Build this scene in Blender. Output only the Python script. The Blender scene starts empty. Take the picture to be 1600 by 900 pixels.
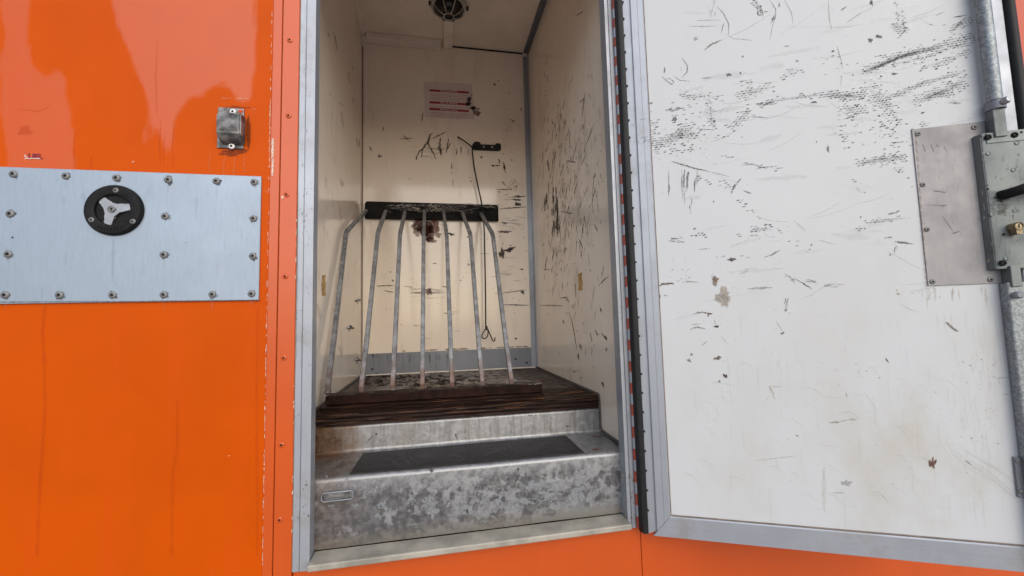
import bpy, bmesh, math, random
from mathutils import Vector, Matrix, noise
random.seed(7)
S = bpy.context.scene
R = math.radians

# ------------------------------------------------------------------ camera
F, YAW, PITCH, ROLL = 636.96, 0.189889, 0.0775841, -0.0258929
fw = Vector((math.sin(YAW)*math.cos(PITCH), math.cos(YAW)*math.cos(PITCH), math.sin(PITCH)))
r0 = Vector((math.cos(YAW), -math.sin(YAW), 0)); u0 = r0.cross(fw)
rt = r0*math.cos(ROLL)+u0*math.sin(ROLL); up = -r0*math.sin(ROLL)+u0*math.cos(ROLL)
OFF = Vector((0, -1.0, 1.5))            # eye position; the vehicle side is the plane y = 0, the ground z = 0
cd = bpy.data.cameras.new('camera'); cam = bpy.data.objects.new('camera', cd)
S.collection.objects.link(cam); S.camera = cam
cd.sensor_width = 36; cd.lens = F/1600*36; cd.clip_start = 0.02; cd.clip_end = 2000
m = Matrix((rt, up, -fw)).transposed().to_4x4(); m.translation = OFF; cam.matrix_world = m
S.render.resolution_x, S.render.resolution_y = 1024, 576

# ------------------------------------------------------------------ light
SUN_EL = R(32)         # from behind the photographer, high, a little to the right
w = bpy.data.worlds.new('World'); S.world = w; w.use_nodes = True
nt = w.node_tree; nt.nodes.clear()
sky = nt.nodes.new('ShaderNodeTexSky'); sky.sky_type = 'NISHITA'; sky.sun_disc = False
sky.sun_elevation = SUN_EL; sky.sun_rotation = R(168); sky.air_density = 1.0; sky.dust_density = 2.0; sky.ozone_density = 1.0
bg = nt.nodes.new('ShaderNodeBackground'); bg.inputs[1].default_value = 0.11
out = nt.nodes.new('ShaderNodeOutputWorld')
nt.links.new(sky.outputs[0], bg.inputs[0]); nt.links.new(bg.outputs[0], out.inputs[0])
sl = bpy.data.lights.new('sun', 'SUN'); sl.energy = 1.35; sl.angle = R(85); sl.color = (1, .985, .96)
so = bpy.data.objects.new('sun', sl); S.collection.objects.link(so)
sd = Vector((math.sin(R(168))*math.cos(SUN_EL), math.cos(R(168))*math.cos(SUN_EL), math.sin(SUN_EL)))
so.rotation_euler = sd.to_track_quat('Z', 'Y').to_euler(); so.location = (0, -5, 8)
S.view_settings.view_transform = 'Standard'; S.view_settings.look = 'None'
S.view_settings.exposure = 0.45; S.view_settings.gamma = 1; S.view_settings.use_curve_mapping = False
S.render.engine = 'CYCLES'
S.cycles.max_bounces = 10; S.cycles.diffuse_bounces = 6; S.cycles.transparent_max_bounces = 24

# ------------------------------------------------------------------ pixel rays (photo pixels, 1600 x 900) -> points on planes, in eye-based metres
def ray(x, y): return fw+rt*((x-800)/F)-up*((y-450)/F)
def onY(x, y, Y): d = ray(x, y); return d*(Y/d.y)
def onZ(x, y, Z): d = ray(x, y); return d*(Z/d.z)
def onX(x, y, X): d = ray(x, y); return d*(X/d.x)
def pix(P):
    z = P.dot(fw); return 800+F*P.dot(rt)/z, 450-F*P.dot(up)/z
DA = 0.4362615; DP0 = Vector((.52, .965, 0)); DD = Vector((math.cos(DA), -math.sin(DA), 0)); DN = Vector((-math.sin(DA), -math.cos(DA), 0))
def onD(x, y, off=0):
    q = ray(x, y); P = q*(((DP0+DN*off).dot(DN))/q.dot(DN)); return Vector(((P-DP0).dot(DD), -off, P.z))

# ------------------------------------------------------------------ object helpers
def link(o, parent=None):
    S.collection.objects.link(o)
    if parent: o.parent = parent
    return o
def tag(o, label=None, cat=None, group=None, kind=None):
    for k, v in (('label', label), ('category', cat), ('group', group), ('kind', kind)):
        if v: o[k] = v
    return o
def empty(name, loc, label, cat, group=None):
    o = bpy.data.objects.new(name, None); o.location = Vector(loc)+OFF; o.empty_display_size = .1; link(o); return tag(o, label, cat, group)
def obj(name, bm, mat, parent=None, fit=True, smooth=None, kind=None, label=None):
    """link bm as one object. fit: coordinates are eye-based, converted to the parent's frame"""
    if fit:
        sh = OFF.copy()
        if parent: sh -= parent.location
        bmesh.ops.translate(bm, verts=bm.verts, vec=sh)
    me = bpy.data.meshes.new(name); bmesh.ops.recalc_face_normals(bm, faces=bm.faces) if kind != 'marks' else None
    bm.to_mesh(me); bm.free()
    if smooth:
        for p in me.polygons: p.use_smooth = True
        me.set_sharp_from_angle(angle=R(smooth))
    me.materials.append(mat); o = bpy.data.objects.new(name, me); link(o, parent)
    if kind: o['kind'] = 'stuff' if kind == 'marks' else kind
    if label: o['label'] = label
    return o
def box(bm, x0, x1, y0, y1, z0, z1, bev=0.0, seg=2):
    r = bmesh.ops.create_cube(bm, size=1)['verts']
    for v in r:
        v.co.x = x0 if v.co.x < 0 else x1; v.co.y = y0 if v.co.y < 0 else y1; v.co.z = z0 if v.co.z < 0 else z1
    if bev:
        es = list({e for v in r for e in v.link_edges}); bmesh.ops.bevel(bm, geom=es, offset=bev, segments=seg, affect='EDGES', profile=.5)
    return bm
def bx(*a, **k): return box(bmesh.new(), *a, **k)
def lathe(bm, prof, origin, axis, n=24, cap=True):
    """prof: list of (radius, height) along axis"""
    ax = Vector(axis).normalized(); a = ax.orthogonal().normalized(); b = ax.cross(a); rings = []
    for r_, h in prof:
        if r_ < 1e-6: rings.append([bm.verts.new(Vector(origin)+ax*h)])
        else: rings.append([bm.verts.new(Vector(origin)+ax*h+(a*math.cos(2*math.pi*i/n)+b*math.sin(2*math.pi*i/n))*r_) for i in range(n)])
    for p, q in zip(rings, rings[1:]):
        for i in range(n):
            j = (i+1) % n
            vs = [p[i % len(p)], p[j % len(p)], q[j % len(q)], q[i % len(q)]]
            u = []
            for v in vs:
                if v not in u: u.append(v)
            if len(u) > 2:
                try: bm.faces.new(u)
                except ValueError: pass
    return bm
def tube(bm, pts, rad, n=10, closed=False, flat=None):
    pts = [Vector(p) for p in pts]; rings = []; N = len(pts); ref = None
    for i, p in enumerate(pts):
        t = (pts[(i+1) % N] if (closed or i < N-1) else p)-(pts[i-1] if (closed or i > 0) else p); t.normalize()
        if ref is None: ref = t.orthogonal().normalized()
        if flat is not None: ref = Vector(flat)
        a = (ref-t*ref.dot(t)).normalized(); b = t.cross(a); ref = a
        rr = rad[i] if isinstance(rad, (list, tuple)) and flat is None else rad
        if flat is not None:
            wa, wb = rad; c = .25*min(wa, wb)
            o8 = [(wa-c, wb), (wa, wb-c), (wa, -wb+c), (wa-c, -wb), (-wa+c, -wb), (-wa, -wb+c), (-wa, wb-c), (-wa+c, wb)]
            rings.append([bm.verts.new(p+a*u+b*v) for u, v in o8])
        else: rings.append([bm.verts.new(p+(a*math.cos(2*math.pi*k/n)+b*math.sin(2*math.pi*k/n))*rr) for k in range(n)])
    for i in range(N if closed else N-1):
        p, q = rings[i], rings[(i+1) % N]; m_ = len(p)
        for k in range(m_): bm.faces.new((p[k], p[(k+1) % m_], q[(k+1) % m_], q[k]))
    if not closed: bm.faces.new(rings[0][::-1]); bm.faces.new(rings[-1])
    return bm
def prism(bm, poly, axis, a0, a1):
    """poly in the two other axes (ordered), extruded along axis 'x','y','z'"""
    def P(p, t): return {'x': (t, p[0], p[1]), 'y': (p[0], t, p[1]), 'z': (p[0], p[1], t)}[axis]
    A = [bm.verts.new(P(p, a0)) for p in poly]; B = [bm.verts.new(P(p, a1)) for p in poly]; n = len(poly)
    bm.faces.new(A); bm.faces.new(B[::-1])
    for i in range(n): bm.faces.new((A[i], B[i], B[(i+1) % n], A[(i+1) % n]))
    return bm
def copies(src, places, parent, rots=None):
    for i, p in enumerate(places):
        o = src if i == 0 else src.copy()
        if i: link(o, parent)
        o.location = p
        if rots: o.rotation_euler = rots[i]

# ------------------------------------------------------------------ material helpers
class N:
    def __init__(s, name):
        s.m = bpy.data.materials.new(name); s.m.use_nodes = True; s.t = s.m.node_tree
        s.b = s.t.nodes['Principled BSDF']; s.o = s.t.nodes['Material Output']
        s.tc = s.t.nodes.new('ShaderNodeTexCoord')
    def n(s, t, **k):
        x = s.t.nodes.new(t)
        for a, v in k.items(): setattr(x, a, v)
        return x
    def l(s, a, b): s.t.links.new(a, b)
    def noise(s, scale, detail=4, rough=.6, stretch=(1, 1, 1), dist=0, loc=(0, 0, 0), rot=(0, 0, 0)):
        mp = s.n('ShaderNodeMapping'); mp.inputs['Scale'].default_value = stretch; mp.inputs['Location'].default_value = loc; mp.inputs['Rotation'].default_value = rot
        s.l(s.tc.outputs['Object'], mp.inputs[0]); x = s.n('ShaderNodeTexNoise'); s.l(mp.outputs[0], x.inputs['Vector'])
        x.inputs['Scale'].default_value = scale; x.inputs['Detail'].default_value = detail; x.inputs['Roughness'].default_value = rough; x.inputs['Distortion'].default_value = dist
        return x.outputs['Fac']
    def ramp(s, v, a, b, lo=0., hi=1.):
        x = s.n('ShaderNodeMapRange'); x.interpolation_type = 'SMOOTHSTEP'
        s.l(v, x.inputs[0]); x.inputs[1].default_value = a; x.inputs[2].default_value = b; x.inputs[3].default_value = lo; x.inputs[4].default_value = hi
        return x.outputs[0]
    def math(s, op, a, b=None):
        x = s.n('ShaderNodeMath', operation=op)
        for i, v in enumerate((a, b)):
            if v is None: continue
            if isinstance(v, (int, float)): x.inputs[i].default_value = v
            else: s.l(v, x.inputs[i])
        return x.outputs[0]
    def mix(s, f, a, b):
        x = s.n('ShaderNodeMix', data_type='RGBA')
        for i, v in ((0, f), (6, a), (7, b)):
            if isinstance(v, (int, float)): x.inputs[i].default_value = v
            elif isinstance(v, tuple): x.inputs[i].default_value = (*v[:3], 1)
            else: s.l(v, x.inputs[i])
        return x.outputs[2]
    def pos(s):
        g = s.n('ShaderNodeNewGeometry'); x = s.n('ShaderNodeSeparateXYZ'); s.l(g.outputs['Position'], x.inputs[0]); return x.outputs
    def set(s, **k):
        for a, v in k.items():
            i = s.b.inputs[a.replace('_', ' ')]
            if isinstance(v, (int, float)): i.default_value = v
            elif isinstance(v, tuple): i.default_value = (*v[:3], 1)
            else: s.l(v, i)
        return s
    def bump(s, h, strength=.3, dist=.002):
        x = s.n('ShaderNodeBump'); s.l(h, x.inputs['Height']); x.inputs['Strength'].default_value = strength; x.inputs['Distance'].default_value = dist
        s.l(x.outputs[0], s.b.inputs['Normal']); return s

def orange(name, film=False, rough=.16):
    a = N(name); n1 = a.noise(3, 3); n2 = a.noise(2.2, 4, .6, (6, 6, .8)); n3 = a.noise(160, 2)
    c = a.mix(a.ramp(n1, .35, .7), (.56, .078, .0), (.51, .070, .0))
    c = a.mix(a.ramp(n2, .5, .75, 0, .35), c, (.60, .07, .006))
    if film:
        at = a.n('ShaderNodeAttribute', attribute_name='film')  # painted reflection mask: dull inside the shapes, glossier and pinker like sky outside
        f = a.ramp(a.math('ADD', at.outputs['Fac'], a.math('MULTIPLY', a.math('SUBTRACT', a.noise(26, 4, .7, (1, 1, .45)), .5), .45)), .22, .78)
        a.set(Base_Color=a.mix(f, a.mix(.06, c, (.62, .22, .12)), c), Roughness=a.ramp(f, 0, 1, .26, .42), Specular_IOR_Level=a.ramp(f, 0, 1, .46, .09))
    else: a.set(Base_Color=c, Roughness=rough, Specular_IOR_Level=.7)
    h = a.math('ADD', a.noise(7, 3), a.math('MULTIPLY', n3, .05)); return a.bump(h, .08, .004).m
M = {}
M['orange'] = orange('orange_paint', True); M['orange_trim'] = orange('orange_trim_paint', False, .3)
def alu(name, base=(.55, .57, .60), metal=.85, rough=.42, grain=(1, 1, 40), dirt=.3, dc=(.25, .22, .18)):
    a = N(name); g = a.noise(30, 3, .6, grain); d = a.noise(9, 5, .65)
    c = a.mix(a.ramp(g, .3, .7, 0, .22), base, tuple(x*.72 for x in base))
    c = a.mix(a.ramp(d, .52, .72, 0, dirt), c, dc)
    a.set(Base_Color=c, Metallic=metal, Roughness=a.ramp(d, .3, .7, rough-.06, rough+.16)); return a.bump(g, .06, .001).m
M['alu_post'] = alu('aluminium_profile', (.37, .395, .44), .45, .42, (40, 40, 1), .4)
M['alu_plate'] = alu('anodised_plate', (.35, .415, .495), .45, .42, (6, 6, 1), .10, (.36, .42, .5))
M['alu_dark'] = alu('dull_aluminium', (.22, .235, .265), .55, .5, (1, 1, 10), .4)
M['zinc'] = alu('zinc_lock_case', (.18, .20, .20), .5, .48, (1, 1, 1), .8, (.10, .115, .11))
M['greyplate'] = alu('grey_backing_plate', (.28, .275, .285), .35, .5, (4, 4, 1), .35, (.24, .22, .215))
M['rivet'] = alu('rivet_steel', (.22, .22, .22), .5, .5, (1, 1, 1), .3)
def plain(name, c, rough=.5, metal=0., spec=.5, nb=60, var=.25, bs=.15):
    a = N(name); n = a.noise(nb, 4)
    a.set(Base_Color=a.mix(a.ramp(n, .3, .7), tuple(x*(1-var) for x in c), tuple(min(1, x*(1+var)) for x in c)), Roughness=rough, Metallic=metal, Specular_IOR_Level=spec)
    return a.bump(n, bs, .001).m
M['black'] = plain('black_rubber', (.009, .0095, .011), .55, spec=.3)
M['blackplastic'] = plain('black_plastic', (.010, .010, .011), .6, spec=.2)
M['rail'] = plain('worn_black_rail', (.009, .008, .008), .65, spec=.12, nb=30, var=.6, bs=.5)
M['dark'] = plain('dark_hole', (.008, .008, .008), .8)
M['chrome'] = plain('worn_chrome', (.36, .36, .38), .36, .9, var=.08)
M['brass'] = plain('brass', (.26, .21, .13), .42, .7, nb=120, var=.4)
M['knuckle'] = plain('red_orange_knuckle', (.34, .055, .028), .45)
M['sealant'] = plain('old_sealant', (.22, .17, .14), .7, nb=40)
M['rubberedge'] = plain('grey_sealant', (.10, .085, .075), .8, nb=60)
def galv():
    a = N('galvanised_steel'); v = a.n('ShaderNodeTexVoronoi'); v.inputs['Scale'].default_value = 260; a.l(a.tc.outputs['Object'], v.inputs['Vector'])
    n = a.noise(22, 4); z = a.pos()[2]
    c = a.mix(a.ramp(v.outputs['Color'], .2, .9), (.20, .225, .235), (.33, .36, .38)); c = a.mix(a.ramp(n, .5, .72, 0, .6), c, (.16, .17, .17))
    return a.set(Base_Color=c, Metallic=.55, Roughness=.48).bump(n, .2, .001).m
M['galv'] = galv()
def barsteel():
    a = N('rack_bar_steel'); n = a.noise(28, 5, .7); z = a.pos()[2]; lo = a.math('ADD', z, a.math('MULTIPLY', a.math('SUBTRACT', n, .5), .22))
    c = a.mix(a.ramp(n, .3, .7), (.10, .10, .105), (.27, .28, .295)); c = a.mix(a.ramp(lo, 1.27, 1.42, .8, 0), c, (.17, .085, .055))
    c = a.mix(a.ramp(a.noise(90, 3), .6, .75, 0, .7), c, (.12, .08, .06))
    return a.set(Base_Color=c, Metallic=.35, Roughness=.5).bump(n, .25, .001).m
M['bar'] = barsteel()
def whitepanel():
    a = N('white_door_laminate'); x, y, z = a.pos()[0], a.pos()[1], a.pos()[2]
    d = a.noise(2.4, 5, .65, (1.6, 1.6, 1)); e = a.noise(6, 5, .7); f = a.noise(70, 2, .5, (1, 1, 2))
    low = a.ramp(z, 1.05, 1.75, 1, .15); rgt = a.ramp(x, .7, 1.15, .35, 1)
    k = a.math('MULTIPLY', a.math('MULTIPLY', a.ramp(d, .40, .68), low), rgt)
    c = a.mix(k, (.56, .58, .60), (.47, .455, .40)); k2 = a.math('MULTIPLY', a.ramp(e, .55, .75), a.math('MULTIPLY', low, .35)); c = a.mix(k2, c, (.48, .44, .36))
    c = a.mix(a.ramp(a.noise(60, 6, .75), .60, .74, 0, .25), c, (.45, .42, .38))
    return a.set(Base_Color=c, Roughness=a.ramp(e, .3, .7, .38, .52), Specular_IOR_Level=.35).bump(f, .1, .001).m
M['white'] = whitepanel()
def cream():
    a = N('cream_wall_laminate'); d = a.noise(2, 4, .6); e = a.noise(5, 5, .7, (3, 3, .6)); s = a.noise(45, 6, .7)
    c = a.mix(a.ramp(d, .35, .7), (.86, .765, .65), (.82, .715, .60)); c = a.mix(a.ramp(e, .52, .75, 0, .3), c, (.47, .37, .27)); c = a.mix(a.ramp(s, .62, .75, 0, .35), c, (.35, .26, .19))
    return a.set(Base_Color=c, Roughness=a.ramp(e, .3, .7, .09, .15), Specular_IOR_Level=.55).bump(a.noise(4, 2), .03, .004).m
M['cream'] = cream()
M['ceil'] = plain('ceiling_laminate', (.82, .73, .63), .32, nb=6, var=.06, bs=.03)
M['trimcream'] = plain('cream_trim', (.82, .74, .65), .45, nb=12, var=.08)
def wood():
    a = N('dark_worn_wood'); g = a.noise(9, 7, .75, (1, 16, 16), .4); n = a.noise(5, 5, .6); x, y, z = a.pos()[0], a.pos()[1], a.pos()[2]
    c = a.mix(a.ramp(g, .36, .6), (.004, .0025, .002), (.032, .015, .011)); c = a.mix(a.math('MULTIPLY', a.ramp(g, .56, .70), a.ramp(n, .42, .62)), c, (.27, .105, .035))
    back = a.ramp(y, .28, .55, 0, .6); c = a.mix(a.math('MULTIPLY', a.ramp(a.noise(30, 6, .75), .42, .52), a.math('MULTIPLY', a.math('MULTIPLY', a.ramp(y, .36, .42, 0, 1), a.ramp(x, -.32, -.12, .25, 1)), a.ramp(x, .26, .40, 1, .25))), c, (.27, .245, .235))
    return a.set(Base_Color=c, Roughness=a.ramp(n, .3, .7, .4, .6), Specular_IOR_Level=.15).bump(g, .8, .004).m
M['wood'] = wood()
M['brownsteel'] = plain('rusty_brown_steel', (.016, .0065, .005), .6, spec=.08, nb=25, var=.55, bs=.5)
def stepmat():
    a = N('weathered_step_aluminium'); x, y, z = a.pos()[0], a.pos()[1], a.pos()[2]
    n = a.noise(15, 10, .66, (1, 1, 1.15)); n2 = a.noise(60, 6, .7, (1, 1, 1), 0, (3, 1, 2)); vs = a.noise(22, 6, .7, (3, 3, .35)); big = a.noise(3.2, 3, .5)
    front = a.ramp(y, .028, .05, 1, 0)                       # lower riser: skin of old coating flaking off
    base = a.mix(a.ramp(n2, .35, .65), (.235, .24, .25), (.32, .325, .335))
    pat = a.mix(a.ramp(n2, .4, .62), (.10, .099, .104), (.175, .173, .178))
    n4 = a.noise(34, 9, .7, (1, 1, 1.1), 0, (5, 2, 1)); flake = a.ramp(a.math('ADD', a.math('ADD', a.math('ADD', a.math('MULTIPLY', n, .55), a.math('MULTIPLY', n4, .45)), a.ramp(x, -.3, .45, -.05, .045)), a.math('MULTIPLY', a.math('SUBTRACT', big, .5), .3)), .488, .53)
    edge = a.ramp(z, 1.10, 1.145, 0, 1)
    lower = a.math('MULTIPLY', a.ramp(z, .99, 1.035, 1, 0), a.ramp(n2, .35, .6, .5, 1))
    c = a.mix(a.math('MAXIMUM', flake, edge), pat, base); c = a.mix(lower, c, (.20, .185, .16))
    c2 = a.mix(a.ramp(vs, .42, .66, 0, .75), base, (.15, .145, .145)); c2 = a.mix(a.ramp(a.noise(7, 6, .7, (1, 1, .5)), .5, .68, 0, .5), c2, (.22, .20, .18))
    c = a.mix(front, c2, c)
    left = a.math('MULTIPLY', a.ramp(a.math('ADD', x, a.math('MULTIPLY', a.math('SUBTRACT', big, .5), .3)), -.27, -.16, 1, 0), a.ramp(y, .15, .2, .35, 1))
    c = a.mix(a.math('MULTIPLY', left, a.ramp(n, .3, .6, .35, .95)), c, (.17, .09, .045))
    return a.set(Base_Color=c, Metallic=.5, Roughness=a.ramp(n2, .35, .65, .28, .46)).bump(a.math('ADD', n, n2), .25, .0015).m
M['step'] = stepmat()
def matm():
    a = N('anti_slip_mat'); n = a.noise(700, 2); d = a.noise(14, 4, .6, (1, 4, 1))
    return a.set(Base_Color=a.mix(a.ramp(d, .4, .7, 0, .5), (.013, .012, .014), (.045, .042, .043)), Roughness=.62).bump(n, .6, .001).m
M['mat'] = matm()
M['sill'] = plain('sill_paint', (.31, .29, .245), .45, nb=16, var=.25)
M['ventcover'] = plain('worn_cover_paint', (.17, .165, .16), .34, .3, nb=38, var=.75, bs=.4)
M['glassdark'] = plain('dark_lamp_glass', (.012, .012, .012), .12, nb=10)
M['cage'] = plain('lamp_cage', (.48, .46, .42), .35, .3, nb=30)
M['yellowtape'] = plain('old_yellow_tape', (.50, .29, .08), .5, nb=90, var=.4)
M['red'] = plain('dark_red_print', (.34, .02, .035), .4, nb=200, var=.1)
M['film'] = plain('notice_film', (.70, .60, .55), .18, nb=20, var=.05, bs=.02)
M['pinkline'] = plain('faded_print', (.45, .27, .25), .4)
M['letter'] = plain('faded_red_lettering', (.25, .012, .03), .45)
M['labelwhite'] = plain('white_label', (.75, .73, .72), .5, var=.05)
def marksmat():
    a = N('scuffs_and_dirt'); at = a.n('ShaderNodeAttribute', attribute_name='mark'); n = a.noise(260, 3, .7); n2 = a.noise(60, 3)
    al = a.math('MULTIPLY', at.outputs['Alpha'], a.ramp(n, .36, .47, .42, 1)); al = a.math('MULTIPLY', al, a.ramp(n2, .3, .5, .7, 1))
    return a.set(Base_Color=at.outputs['Color'], Alpha=al, Roughness=.6, Specular_IOR_Level=.2).m
M['marks'] = marksmat()
def ground():
    a = N('pale_concrete_yard'); n = a.noise(120, 4); b = a.noise(.6, 5)
    return a.set(Base_Color=a.mix(a.ramp(b, .35, .7), a.mix(n, (.36, .355, .34), (.45, .44, .42)), (.38, .37, .35)), Roughness=.85).bump(n, .6, .004).m
M['asphalt'] = ground()

# ------------------------------------------------------------------ marks: thin flakes of dirt on a plane, drawn in photo pixels
class Marks:
    def __init__(s, f): s.f = f; s.v = []; s.c = []; s.q = []
    def add(s, x, y, col, a): s.v.append(s.f(x, y)); s.c.append((*col, a)); return len(s.v)-1
    def stroke(s, pts, wd, a=.8, col=(.035, .033, .033), jit=.35, taper=True):
        P = [Vector((p[0], p[1])) for p in pts]; R_ = []
        for p, q in zip(P, P[1:]):
            n = max(1, int((q-p).length/max(1.6, wd*.9)))
            for i in range(n): R_.append(p.lerp(q, i/n))
        R_.append(P[-1]); n = len(R_); prev = None
        for i, p in enumerate(R_):
            t = (R_[min(i+1, n-1)]-R_[max(i-1, 0)]); t = t.normalized() if t.length else Vector((1, 0)); k = Vector((-t.y, t.x))
            tp = (min(1, .25+2.2*min(i, n-1-i)/max(1, n-1)) if taper else 1)*random.uniform(.55, 1.2); hw = wd*.5*tp+.15; p = p+k*random.gauss(0, jit*wd*.4)
            aa = a*random.uniform(.55, 1)
            cur = [s.add(*(p-k*hw*1.35), col, 0), s.add(*(p-k*hw*.6), col, aa), s.add(*(p+k*hw*.6), col, aa), s.add(*(p+k*hw*1.35), col, 0)]
            if prev:
                for j in range(3): s.q.append((prev[j], prev[j+1], cur[j+1], cur[j]))
            prev = cur
    def blob(s, x, y, rx, ry, a=.85, col=(.035, .033, .033), ang=0, rag=.45):
        n = 12 if max(rx, ry) < 6 else 30; c = s.add(x, y, col, a); r1 = []; r2 = []; ca, sa = math.cos(ang), math.sin(ang)
        o = random.uniform(0, 99)
        for i in range(n):
            t = 2*math.pi*i/n; k = 1+rag*(noise.noise(Vector((math.cos(t)*1.6+o, math.sin(t)*1.6, o)))*1.6+random.uniform(-.3, .3)*.6)
            dx, dy = math.cos(t)*rx*k, math.sin(t)*ry*k; X, Y = dx*ca-dy*sa, dx*sa+dy*ca
            r1.append(s.add(x+X*.8, y+Y*.8, col, a*random.uniform(.75, 1))); r2.append(s.add(x+X, y+Y, col, 0))
        for i in range(n):
            j = (i+1) % n; s.q.append((c, r1[i], r1[j])); s.q.append((r1[i], r2[i], r2[j], r1[j]))
    def brush(s, pts, wd, n=7, a=.7, col=(.035, .033, .033), w1=1.0):
        """a dry scuff: many broken parallel hairs along a polyline"""
        P = [Vector(p) for p in pts]; L = [(q-p).length for p, q in zip(P, P[1:])]; T = sum(L)
        def at(t):
            t *= T
            for p, q, l in zip(P, P[1:], L):
                if t <= l: return p.lerp(q, t/l), (q-p).normalized()
                t -= l
            return P[-1], (P[-1]-P[-2]).normalized()
        for i in range(n):
            o = random.gauss(0, wd*.33); t0 = random.uniform(-.1, .6); t1 = min(1, t0+random.uniform(.15, .6)); pp = []
            for j in range(5):
                p, d = at(max(0, min(1, t0+(t1-t0)*j/4))); pp.append(p+Vector((-d.y, d.x))*(o+random.gauss(0, .4)))
            s.stroke(pp, w1*random.uniform(.6, 1.3), a*random.uniform(.5, 1), col)
    def weave(s, pts, wd, dens=.7, a=1.0, col=(.035, .035, .037), px=6.2, py=3.5):
        """rubber rubbed off on the embossed grain: short dashes on a staggered lattice"""
        P = [Vector(p) for p in pts]; xs = [p.x for p in P]; ys = [p.y for p in P]
        if dens > .55:
            for k in range(3): o = random.gauss(0, wd*.15); s.stroke([(p[0]+random.uniform(-6, 6), p[1]+o) for p in pts], wd*random.uniform(.3, .8), random.uniform(.04, .13)*dens, (.22, .22, .22), .2)
        j0, j1 = int((min(ys)-wd)/py), int((max(ys)+wd)/py)
        for j in range(j0, j1+1):
            for i in range(int((min(xs)-wd)/px), int((max(xs)+wd)/px)+1):
                x = (i+.5*(j % 2))*px; y = j*py-(x-(xs[0]+xs[-1])/2)*(507-j*py)/2600; q = Vector((x, y)); best = 1e9
                for p, r_ in zip(P, P[1:]):
                    e = r_-p; t = max(0, min(1, (q-p).dot(e)/max(e.dot(e), 1e-6))); best = min(best, (q-(p+e*t)).length)
                pr = 1.35*dens*math.exp(-(best/(wd*.5))**2)*(0.45+1.1*max(0, min(1, .5+1.6*noise.noise(Vector((x*.05, y*.09, 3.3))))))
                if random.random() < pr:
                    h = px*random.uniform(.28, .5); x += random.uniform(-.5, .5); y += random.uniform(-.35, .35); w_ = random.uniform(1.1, 1.9)
                    s.stroke([(x-h, y+.5), (x, y), (x+h, y-.5)], w_*random.choice((.8, 1, 1.35)), a*random.uniform(.35, 1), col, 0)
    def speck(s, x0, y0, x1, y1, n, r=(.5, 1.5), a=.8, col=(.05, .045, .04)):
        for i in range(n): q = random.uniform(*r); s.blob(random.uniform(x0, x1), random.uniform(y0, y1), q*random.uniform(.6, 1.6), q, a*random.uniform(.4, 1), col)
    def build(s, name, parent, fit=True):
        me = bpy.data.meshes.new(name); sh = (OFF-parent_loc(parent)) if fit else Vector((0, 0, 0))
        me.from_pydata([tuple(v+sh) for v in s.v], [], s.q); at = me.color_attributes.new('mark', 'FLOAT_COLOR', 'POINT')
        at.data.foreach_set('color', [k for c in s.c for k in c]); me.materials.append(M['marks'])
        o = bpy.data.objects.new(name, me); link(o, parent); o['kind'] = 'stuff'; return o
def parent_loc(o):
    v = Vector((0, 0, 0))
    while o: v += o.location; o = o.parent
    return v
DK = (.03, .028, .028); BR = (.13, .07, .035); RB = (.10, .03, .022)

# ================================================================== setting
g = bmesh.new(); bmesh.ops.create_grid(g, x_segments=2, y_segments=2, size=400)
gr = obj('ground', g, M['asphalt'], None, fit=False, kind='structure')

# ================================================================== vehicle
V = bpy.data.objects.new('service_truck', None); link(V)
tag(V, 'orange service vehicle with an open side locker, aluminium door posts and white inner door', 'truck')
ZT, ZB = 1.0, -.95          # top of the door opening, bottom of the body side
XL, XR, YB, ZF, ZC = -.333, .502, 2.01, -.243, 1.41

# orange side, fine grid carrying a mask that paints reflection shapes into gloss and tint
def inpoly(x, y, P):
    c = False; j = len(P)-1
    for i in range(len(P)):
        if (P[i][1] > y) != (P[j][1] > y) and x < (P[j][0]-P[i][0])*(y-P[i][1])/(P[j][1]-P[i][1])+P[i][0]: c = not c
        j = i
    return c
XT = onY(424, 200, 1).x
reflection_polys = [[(44, -400), (172, -400), (174, 0), (186, 50), (206, 88), (216, 122), (228, 142), (232, 180), (222, 218), (236, 240), (248, 250), (256, 300), (118, 300), (112, 190), (104, 150), (100, 112), (88, 104), (80, 120), (66, 120), (52, 104), (44, 84)],
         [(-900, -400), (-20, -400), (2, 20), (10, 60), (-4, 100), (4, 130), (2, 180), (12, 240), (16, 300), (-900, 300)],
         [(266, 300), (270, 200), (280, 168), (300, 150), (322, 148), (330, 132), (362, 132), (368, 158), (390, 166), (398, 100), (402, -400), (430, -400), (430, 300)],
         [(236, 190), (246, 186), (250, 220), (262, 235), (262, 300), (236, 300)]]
def reflection_mask_at(X, Z):  # full where the painted sky reflection is held back
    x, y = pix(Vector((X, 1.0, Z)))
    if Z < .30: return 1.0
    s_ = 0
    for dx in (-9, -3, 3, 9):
        for dy in (-12, -4, 4, 12): s_ += any(inpoly(x+dx, y+dy, P) for P in reflection_polys)
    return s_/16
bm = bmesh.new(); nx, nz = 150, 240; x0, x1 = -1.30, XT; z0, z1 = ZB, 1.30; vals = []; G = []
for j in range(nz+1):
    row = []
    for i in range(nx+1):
        X = x0+(x1-x0)*i/nx; Z = z0+(z1-z0)*j/nz; row.append(bm.verts.new((X, 1.0, Z))); vals.append(reflection_mask_at(X, Z))
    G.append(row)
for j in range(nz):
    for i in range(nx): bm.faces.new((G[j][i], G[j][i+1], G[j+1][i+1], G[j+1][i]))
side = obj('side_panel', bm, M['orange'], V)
fa = side.data.attributes.new('film', 'FLOAT', 'POINT'); fa.data.foreach_set('value', vals)  # per-vertex mask of the painted reflections
obj('side_panel', bx(-3.2, -1.303, 1.0, 1.03, ZB, 1.5), M['orange_trim'], V)
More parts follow.
